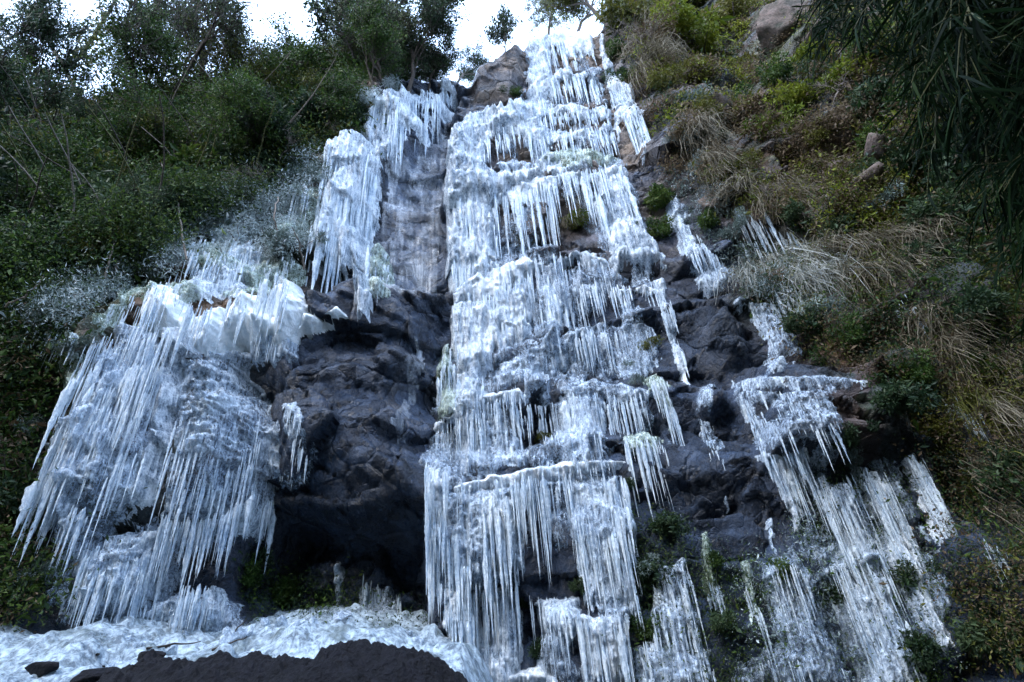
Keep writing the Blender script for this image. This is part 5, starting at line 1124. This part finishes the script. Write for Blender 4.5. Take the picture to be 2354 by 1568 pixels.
# ---- ground cover nobody could count
def cover(name, poly, n, size, kinds, label, clump=.35, per=40, seed=0, off=.1, asp=.4, droop=.4, bulk=0., bare=.9):
    r = np.random.default_rng(seed); P = np.array(poly, float); lo, hi = P.min(0), P.max(0); q = r.uniform(lo, hi, (n * 4, 2)); q = q[sdpoly(q[:, 0], q[:, 1], P) > 0]; q = q[vn(q[:, 0] / 34, q[:, 1] / 26, 430 + seed) < bare + r.normal(0, .1, len(q))][:n]
    x, y, z = hit(q[:, 0], q[:, 1]); C0 = np.stack([x, y - off - bulk * np.clip(fbm(x * .8, z * .8, 420 + seed, 3) + .15, 0, 1) * r.uniform(.3, 1, len(x)), z + .3 * bulk * np.clip(fbm(x * .8, z * .8, 420 + seed, 3), 0, 1)], 1); dep = y * CP + z * SP; n = len(C0)
    C = np.repeat(C0, per, 0) + r.normal(0, 1, (n * per, 3)) * (clump * np.repeat(np.exp(r.normal(0, .35, n)), per)[:, None]) * np.array([1, .55, .8])
    tint = np.clip(np.repeat(r.uniform(0, .35, n) + .4 * (vn(x / .9, z / .9, 410 + seed) * .5 + .5), per) + r.normal(0, .12, n * per), 0, 1)
    s = size * np.repeat((dep / 14) ** .6, per)
    V, F, t = leaf_cloud(C, s, r, asp, None, droop, tint)
    zone = vn(x / 1.6, z / 1.6, 400 + seed) * .5 + .5 + r.normal(0, .16, n)
    k = np.clip((zone * len(kinds)).astype(int), 0, len(kinds) - 1); kk = np.repeat(k, per); kk4 = np.repeat(kk, 4).reshape(-1, 4)[:, 0]
    me = mesh_from(name, V, F, None, False, {'tint': t})
    for kd in kinds: me.materials.append(LF[kd])
    me.polygons.foreach_set('material_index', kk4.astype(np.int32)); me.update()
    tag(link(name, me), label, None, None, 'stuff')


cover('undergrowth', [(-200, 300), (100, 270), (300, 250), (480, 240), (700, 215), (820, 220), (830, 290), (742, 330), (660, 400), (560, 440), (400, 440), (200, 440), (-200, 460)], 3700, .075, ['green', 'dark', 'green', 'dark', 'olive', 'green', 'dark'], 'green and olive undergrowth over the upper left slope', .34, 80, 1, bulk=1.6)
cover('undergrowth', [(-200, 440), (200, 420), (560, 420), (660, 420), (560, 500), (430, 540), (400, 600), (290, 640), (160, 660), (100, 720), (-200, 780)], 3000, .07, ['dark', 'dark', 'green', 'dark', 'green', 'dark', 'dark'], 'undergrowth over the lower left slope, shade put into its dark leaves', .32, 80, 8, bulk=1.4)  # darker leaf mix stands in for the shade low in the thicket
cover('undergrowth', [(-200, 760), (150, 680), (170, 800), (90, 1010), (60, 1240), (140, 1320), (100, 1400), (-200, 1420)], 1000, .09, ['dark', 'green', 'brown', 'dark'], 'dark undergrowth along the left edge beside the ice', .24, 36, 2, bulk=.3)
cover('undergrowth', [(1420, -20), (1500, -20), (2640, -60), (2640, 700), (2200, 560), (2050, 540), (1880, 560), (1700, 470), (1620, 440), (1540, 400), (1500, 300), (1450, 180)], 4300, .07, ['olive', 'brown', 'fern', 'brown', 'dark', 'olive', 'brown', 'brown'], 'moss leaves and litter scattered over the right slope', .17, 46, 3, bulk=.55, bare=.02)
cover('undergrowth', [(2050, -60), (2640, -60), (2640, 720), (2200, 600), (2080, 440)], 2000, .085, ['dark', 'green', 'dark', 'brown'], 'dark leaf cover on the upper right slope', .3, 46, 7, bulk=.8)
cover('frosted_undergrowth', [(390, 520), (440, 420), (480, 380), (540, 440), (640, 450), (720, 350), (745, 330), (740, 420), (700, 560), (690, 620), (640, 590), (560, 540), (500, 560), (420, 640), (300, 620), (280, 700), (180, 760), (60, 740), (180, 640), (330, 590)], 620, .07, ['frost', 'rime', 'frost', 'rime', 'frost', 'dark'], 'frosted twigs and leaves along the upper edge of the left ice', .2, 60, 9, off=.25, asp=.22, bulk=.5, bare=.25)
cover('frosted_undergrowth', [(1560, 330), (1620, 380), (1700, 560), (1860, 640), (1900, 720), (1780, 720), (1690, 660), (1600, 560), (1540, 440)], 260, .055, ['frost', 'rime', 'frost', 'green', 'frost'], 'frosted leaves around the right ice drape and the grass ridge', .15, 50, 10, off=.15, asp=.22, bulk=.3, bare=.1)
cover('moss', [(1700, 600), (2100, 540), (2640, 700), (2640, 1560), (2230, 1500), (2120, 1010), (2000, 860), (1850, 840), (1740, 690)], 2700, .06, ['olive', 'green', 'dark', 'brown', 'olive'], 'low moss and leaves on the right bank', .2, 32, 4)
cover('moss', [(1440, 1180), (1560, 1200), (1640, 1280), (1760, 1280), (1900, 1080), (2080, 1100), (2200, 1500), (2100, 1620), (1450, 1620)], 900, .045, ['green', 'dark', 'dark', 'green', 'frost'], 'wet moss on the dark wall between the lower right icicles', .14, 30, 5)
cover('moss', [(540, 1270), (640, 1300), (760, 1330), (1000, 1430), (1000, 1470), (560, 1440)], 300, .05, ['dark', 'green', 'dark'], 'dark moss on the floor of the cave', .14, 26, 6, .04)

# ---- bamboo in the right foreground
def bamboo_mesh(seed, L=1.):
    r = np.random.default_rng(seed); tb = []; lf = []; ti = []
    t = np.linspace(0, 1, 14)[:, None]
    culm = np.array([-.55, -.1, -.35]) * t * L - np.array([.1, 0, .65]) * t ** 2 * L
    tb.append(tube(culm, np.linspace(.014, .004, 14), 5))
    for i in range(26):
        k = r.uniform(.1, 1) * 13; a = min(int(k), 12); p = culm[a] + (culm[a + 1] - culm[a]) * (k - a)
        d = np.array([-.5, 0, -.6]) + r.normal(0, .6, 3); d /= np.linalg.norm(d); l = L * r.uniform(.15, .4); tw = np.stack([p, p + d * l * .5, p + d * l + np.array([0, 0, -.05])]); tb.append(tube(tw, [.004, .003, .002], 4))
        for j in range(int(r.integers(7, 13))):
            q = tw[1] + (tw[2] - tw[1]) * r.uniform(-.6, 1); dd = d * .5 + np.array([-.1, 0, -.55]) + r.normal(0, .42, 3); dd /= np.linalg.norm(dd); ll = L * r.uniform(.12, .26)
            s = np.linspace(0, 1, 5)[:, None]; pp = q + dd * ll * s + np.array([0, 0, -.3]) * ll * s ** 2
            side = np.cross(dd, r.normal(0, 1, 3)); side /= np.linalg.norm(side) + 1e-9
            v, f = ribbon(pp, ll * .030 * np.array([.25, 1, .95, .6, .03]), side); lf.append((v, f)); ti.append(np.full(len(v), r.uniform(0, .7)))
    V, F = join(tb); W, G = join(lf)
    return mesh_from('cane', V, F, M_MOSSBARK), mesh_from('leaves', W, G, LF['bamboo'], False, {'tint': np.concatenate(ti)})


BAM = [bamboo_mesh(700 + i) for i in range(4)]
bl = [(2060, -130, 4.6, 1.2, 'bamboo spray hanging farthest left from the top edge'), (2180, -120, 4.2, 1.3, 'bamboo spray hanging from the top edge second from the left'), (2290, -100, 4.0, 1.3, 'bamboo spray hanging near the top right corner'),
      (1990, -60, 4.9, 1.2, 'bamboo spray over the pink rock at the upper right'), (2120, 40, 4.6, 1.2, 'bamboo spray before the green bush at the upper right'), (2210, 110, 4.5, 1.2, 'bamboo spray in front of the leafy green bush'), (2290, 240, 4.5, 1.2, 'bamboo spray over the dark bush at the right edge'), (2370, 380, 4.4, 1.2, 'bamboo spray dipping over the black green bush'), (2460, 500, 4.4, 1.2, 'bamboo spray at the right edge beside the straw tussocks'), (2250, -140, 3.9, 1.3, 'near bamboo spray at the top edge'), (2350, -20, 3.9, 1.2, 'near bamboo spray under the top right corner'), (2450, 40, 3.8, 1.2, 'nearest bamboo spray at the top right corner'), (2420, 220, 4.0, 1.2, 'near bamboo spray at the right edge above half height'),
      (2400, -60, 3.8, 1.3, 'bamboo spray drooping from the top right corner itself'), (2440, 110, 4.0, 1.3, 'bamboo spray reaching in from the right edge below the corner'), (2380, 40, 4.5, 1.2, 'dense bamboo spray behind the corner spray'),
      (2460, 260, 4.3, 1.2, 'bamboo spray at the right edge above half height'), (2260, 60, 4.8, 1.1, 'inner bamboo spray before the leafy green bush'), (2440, 420, 4.6, 1.1, 'lowest bamboo spray at the right edge'), (2140, -30, 5.0, 1.0, 'thin bamboo spray before the upper right fern patches'), (2220, -60, 4.4, 1.2, 'broad bamboo spray in the middle of the top right group'), (2420, 0, 4.2, 1.3, 'heavy bamboo spray against the right edge near the corner'), (2350, 90, 4.2, 1.3, 'dark bamboo spray left of the spray under the corner'), (2480, 180, 4.1, 1.3, 'bamboo spray entering at the right edge above the lowest ones'), (2400, 300, 4.4, 1.2, 'bamboo spray hanging over the black green bush'), (2000, -90, 5.2, 1.0, 'small bamboo spray far left of the top right group'), (1930, -60, 5.5, .9, 'smallest bamboo spray at the top edge over the pinkish rock'), (2330, 180, 4.7, 1.1, 'bamboo spray crossing the dark bush at the right edge')]
for k, (u, v, dist, L, lab) in enumerate(bl):
    a, b, c = ray(u, v); n = math.sqrt(a * a + b * b + c * c); k_ = dist / n
    o = link('bamboo_branch', None, None, (float(a * k_), float(b * k_), float(c * k_))); o.scale = (L * .66,) * 3; o.rotation_euler = (0, 0, .3 * math.sin(k * 2.1)); o.empty_display_size = .2
    tag(o, lab, 'bamboo', 'bamboo sprays in the right foreground'); child('cane', BAM[k % 4][0], o); child('leaves', BAM[k % 4][1], o)

for k, (pts, dist) in enumerate([([(2900, 900), (2760, 300), (2620, -100), (2460, -200), (2300, -160)], 4.3), ([(3000, 800), (2820, 350), (2600, 150), (2460, 110), (2360, 130)], 4.1), ([(2950, 1000), (2800, 600), (2620, 380), (2480, 350), (2400, 380)], 4.5)]):
    P = np.array(pts, float); a, b_, c_ = ray(P[:, 0], P[:, 1]); n_ = np.sqrt(a * a + b_ * b_ + c_ * c_); C = np.stack([a, b_, c_], 1) * (dist / n_)[:, None]
    C = np.vstack([[C[0, 0] + .25, C[0, 1] - .1, -1.8], C]); q = np.linspace(0, len(C) - 1, 40); q0 = np.arange(len(C))
    C = np.stack([np.interp(q, q0, C[:, m_]) for m_ in range(3)], 1)
    for _ in range(8): C[1:-1] = (C[:-2] + C[1:-1] * 2 + C[2:]) / 4
    vv, ff = tube(C - C[0], np.linspace(.026, .007, 40) * (1 + .25 * (np.arange(40) % 6 == 0)), 8)
    tag(link('bamboo_culm', mesh_from('bamboo_culm', vv, ff, M_MOSSBARK), None, C[0]), 'bent bamboo culm arching in from the right edge, carrying dark sprays', 'bamboo', 'bamboo culms at the right edge')

# ---------------------------------------------------------------- water, pool ice, ground
def drape(name, poly, off, mat, step=.05, wob=.03, label=None):
    x, y, z = hit([p[0] for p in poly], [p[1] for p in poly]); W = np.stack([x, z], 1)
    A, B = np.meshgrid(np.arange(x.min(), x.max(), step), np.arange(z.min(), z.max(), step)); sd = sdpoly(A, B, W) - .12 + .35 * fbm(A * 3.5, B * .6, 77, 4)
    Y = at_grid(D, A, B) - off - wob * vn(A * 14, B * 1.2, 78)
    i = np.arange(A.size).reshape(A.shape); F = np.stack([i[:-1, :-1], i[:-1, 1:], i[1:, 1:], i[1:, :-1]], -1).reshape(-1, 4); F = F[(sd > 0).ravel()[F].all(1)]
    used = np.unique(F); mp = np.full(A.size, -1); mp[used] = np.arange(len(used))
    return tag(link(name, mesh_from(name, np.stack([A, Y, B], -1).reshape(-1, 3)[used], mp[F], mat)), label, None, None, 'structure')


m, nt, b = nodes_of('falling water'); v = coords(nt, (1, 1, .05)); n1 = noise(nt, v, 11, 6, .7, .3); n2 = noise(nt, coords(nt, (1, 1, .6)), 1.4, 4, .6)
mu = N(nt, 'ShaderNodeMath', operation='MULTIPLY'); nt.links.new(n1, mu.inputs[0]); nt.links.new(n2, mu.inputs[1])
nt.links.new(ramp(nt, mu.outputs[0], [(.20, (.02,) * 3), (.42, (.5,) * 3)]), b.inputs['Alpha']); b.inputs['Base Color'].default_value = (.75, .82, .9, 1); b.inputs['Roughness'].default_value = .35
M_WATER = m
drape('water', [(880, 372), (990, 300), (1050, 190), (1064, 225), (1034, 312), (1022, 560), (1018, 690), (850, 712), (868, 560)], .04, M_WATER, label='thin water sliding down the dark rock channel')
drape('water', [(925, 716), (1000, 705), (975, 860), (950, 1000), (900, 1200), (870, 1190), (915, 900)], .05, M_WATER, label='thin water falling over the dark slab')


def terrain(name, xs, ys, zf, mat, kind='structure', label=None, cat=None):
    A, B = np.meshgrid(xs, ys); Z = zf(A, B); i = np.arange(A.size).reshape(A.shape); F = np.stack([i[:-1, :-1], i[:-1, 1:], i[1:, 1:], i[1:, :-1]], -1).reshape(-1, 4)
    return tag(link(name, mesh_from(name, np.stack([A, B, Z], -1).reshape(-1, 3), F, mat)), label, cat, None, kind)


pb_ = flat([(-200, 1390), (0, 1405), (300, 1432), (520, 1440), (780, 1446), (1000, 1478), (1060, 1500)], 8.1); pf_ = flat([(-300, 1640), (0, 1625), (400, 1615), (1000, 1640), (1200, 1660)], 5.2)


def pool(x, y):
    zb = np.interp(x, pb_[:, 0], pb_[:, 1]); zf = np.interp(x, pf_[:, 0], pf_[:, 1]); t = (y - 5.2) / 2.9
    z = zf + (zb - zf) * t - .25 * np.clip(-t, 0, 1)
    z = z + .26 * fbm(x * 1.2, y * 1.2, 81, 5) + .09 * np.abs(vn(x * 3.0, y * 3.0, 82)) + .05 * np.abs(vn(x * 7, y * 7, 83)) + .012 * vn(x * 22, y * 22, 84)
    z = z + .20 * np.exp(-((x + 2.0) / .8) ** 2 - ((y - 6.9) / .35) ** 2)
    return z - .3 * sstep(.2, .55, fbm(x * .9, y * .9, 85, 3)) * sstep(6.4, 5.2, y) - 1.5 * sstep(-.9, -.1, x)


terrain('pool_ice', np.arange(-9, .6, .022), np.arange(4.2, 9.4, .022), pool, M_POOL, 'structure', 'rough apron of pool ice at the foot of the left fall')
ml = [(150, 1640), (240, 1560), (330, 1530), (350, 1505), (385, 1520), (470, 1518), (520, 1505), (600, 1505), (640, 1525), (690, 1520), (740, 1490), (790, 1462), (850, 1462), (930, 1478), (1000, 1500), (1050, 1540), (1090, 1600), (1150, 1700)]
mp_ = flat(ml, 5.2)


def mound(x, y):
    h = np.interp(x, mp_[:, 0], mp_[:, 1]) + 1.66
    z = -1.7 + h * np.exp(-np.abs((y - 5.2) / 1.25) ** 2.6)
    return z + .10 * fbm(x * 3.5, y * 3.5, 86, 4) + .05 * fbm(x * 8, y * 8, 87, 4) + .045 * fbm(x * 18, y * 18, 96, 4)


terrain('soil_mound', np.arange(-4.6, .5, .014), np.arange(3.6, 6.6, .014), mound, M_SOIL, None, 'black frozen soil mound in front of the pool ice', 'mound')
for k, (u, v, s, lab) in enumerate([(95, 1535, .13, 'dark stone poking out of the pool ice at the far left'), (345, 1512, .10, 'dark lump at the left end of the soil mound'), (230, 1560, .16, 'dark stone at the bottom edge left of the soil mound')]):
    yy = 5.7 - .2 * k; a, b_, c = ray(u, v); t = yy / b_
    me_ = BOULD[k].copy(); me_.materials.clear(); me_.materials.append(M_SOIL)
    so_ = link('stone', me_, None, (float(a * t), yy, float(c * t))); so_.scale = (s * 1.3, s, s * .7); tag(so_, lab, 'stone')


ICHUNK = []
for q in range(3):
    me_ = BOULD[q].copy(); me_.materials.clear(); me_.materials.append(M_SEMI); ICHUNK.append(me_)
r_ = np.random.default_rng(31)
for k in range(26):
    px, py = r_.uniform(-5.6, -1.0), r_.uniform(6.1, 7.9); s = r_.uniform(.04, .13); o = link('ice_chunk', ICHUNK[k % 3], None, (px, py, float(pool(np.array([px]), np.array([py]))[0]) + .2 * s)); o.scale = (s * r_.uniform(.8, 1.8), s, s * r_.uniform(.5, 1.)); o.rotation_euler = tuple(r_.uniform(-.6, .6, 2)) + (r_.uniform(0, 6),)
    tag(o, 'broken chunk of fallen ice lying on the pool ice', 'ice chunk', 'fallen ice chunks on the pool ice')
for k in range(7):
    px, py = r_.uniform(-5.4, -1.6), r_.uniform(6.0, 7.4); n_ = 8; tt = np.linspace(0, 1, n_)[:, None]; an = r_.uniform(0, 6.28); p = np.array([math.cos(an), math.sin(an), .12]) * r_.uniform(.25, .6) * tt + np.cumsum(r_.normal(0, .015, (n_, 3)), 0)
    vv, ff = tube(p, np.linspace(.014, .005, n_), 5); tag(link('fallen_twig', mesh_from('fallen_twig', vv, ff, M_BARK), None, (px, py, float(pool(np.array([px]), np.array([py]))[0]) + .03)), 'dark fallen twig frozen onto the pool ice', 'twig', 'fallen twigs on the pool ice')


def bed(x, y): return -1.7 + .12 * fbm(x * .5, y * .5, 89, 4) + .05 * fbm(x * 3, y * 3, 90, 3) + 0 * x
gxs = np.concatenate([np.linspace(-120, -12, 40), np.linspace(-11.8, 11.8, 160), np.linspace(12, 120, 40)])
terrain('ground', gxs, np.concatenate([np.linspace(-120, -10, 40), np.linspace(-9.8, 9, 130)]), bed, M_GROUND, 'structure', 'stony stream bed')


def bank(x, y): return -1.9 + 25 * sstep(-3.5, -19, y + 2.5 * fbm(x * .12, y * .12, 92, 3)) + 9 * sstep(-30, -70, y) + .9 * fbm(x * .3, y * .3, 93, 5)
terrain('shading_bank', np.linspace(-70, 70, 150), np.linspace(-90, -3.5, 110), bank, M_SHADE_BANK, 'structure', 'unseen shading bank behind the camera, added to darken the lower fall')  # unseen bank added behind the camera, raised to keep light off the lower fall


# ---------------------------------------------------------------- camera, light
cam = bpy.data.cameras.new('camera'); cam.sensor_width = 36; cam.lens = FD / 2354 * 36; cam.clip_end = 500
co = link('camera', cam); from mathutils import Matrix
co.rotation_euler = (Matrix.Rotation(math.radians(90) + PITCH, 3, 'X') @ Matrix.Rotation(-ROLL, 3, 'Z')).to_euler(); SC.camera = co

w = bpy.data.worlds.new('World'); SC.world = w; w.use_nodes = True
nt = w.node_tree; bg = nt.nodes['Background']
SUN_EL, SUN_AZ = math.radians(48), math.radians(215)      # azimuth clockwise from +Y: behind us, to the left
sky = nt.nodes.new('ShaderNodeTexSky'); sky.sky_type = 'NISHITA'; sky.sun_disc = False
sky.sun_elevation = SUN_EL; sky.sun_rotation = SUN_AZ; sky.dust_density = 3.0; sky.air_density = 1.2; sky.ozone_density = 1.5
ov = nt.nodes.new('ShaderNodeMix'); ov.data_type = 'RGBA'; ov.inputs[0].default_value = .7; ov.inputs[7].default_value = (3.8, 5.2, 7.8, 1)   # thin bright overcast over the blue
nt.links.new(sky.outputs[0], ov.inputs[6]); nt.links.new(ov.outputs[2], bg.inputs['Color']); bg.inputs['Strength'].default_value = .15
sl = bpy.data.lights.new('sun', 'SUN'); sl.energy = .4; sl.angle = math.radians(25); sl.color = (1, .98, .95)
so = link('sun', sl); d = Vector((math.sin(SUN_AZ) * math.cos(SUN_EL), math.cos(SUN_AZ) * math.cos(SUN_EL), math.sin(SUN_EL)))
so.rotation_euler = d.to_track_quat('Z', 'Y').to_euler()

SC.view_settings.view_transform = 'Standard'; SC.view_settings.look = 'None'; SC.view_settings.exposure = 2.35; SC.view_settings.gamma = 1
SC.cycles.max_bounces = 8; SC.cycles.transparent_max_bounces = 12; SC.cycles.transmission_bounces = 6; SC.cycles.diffuse_bounces = 4
SC.cycles.use_denoising = True
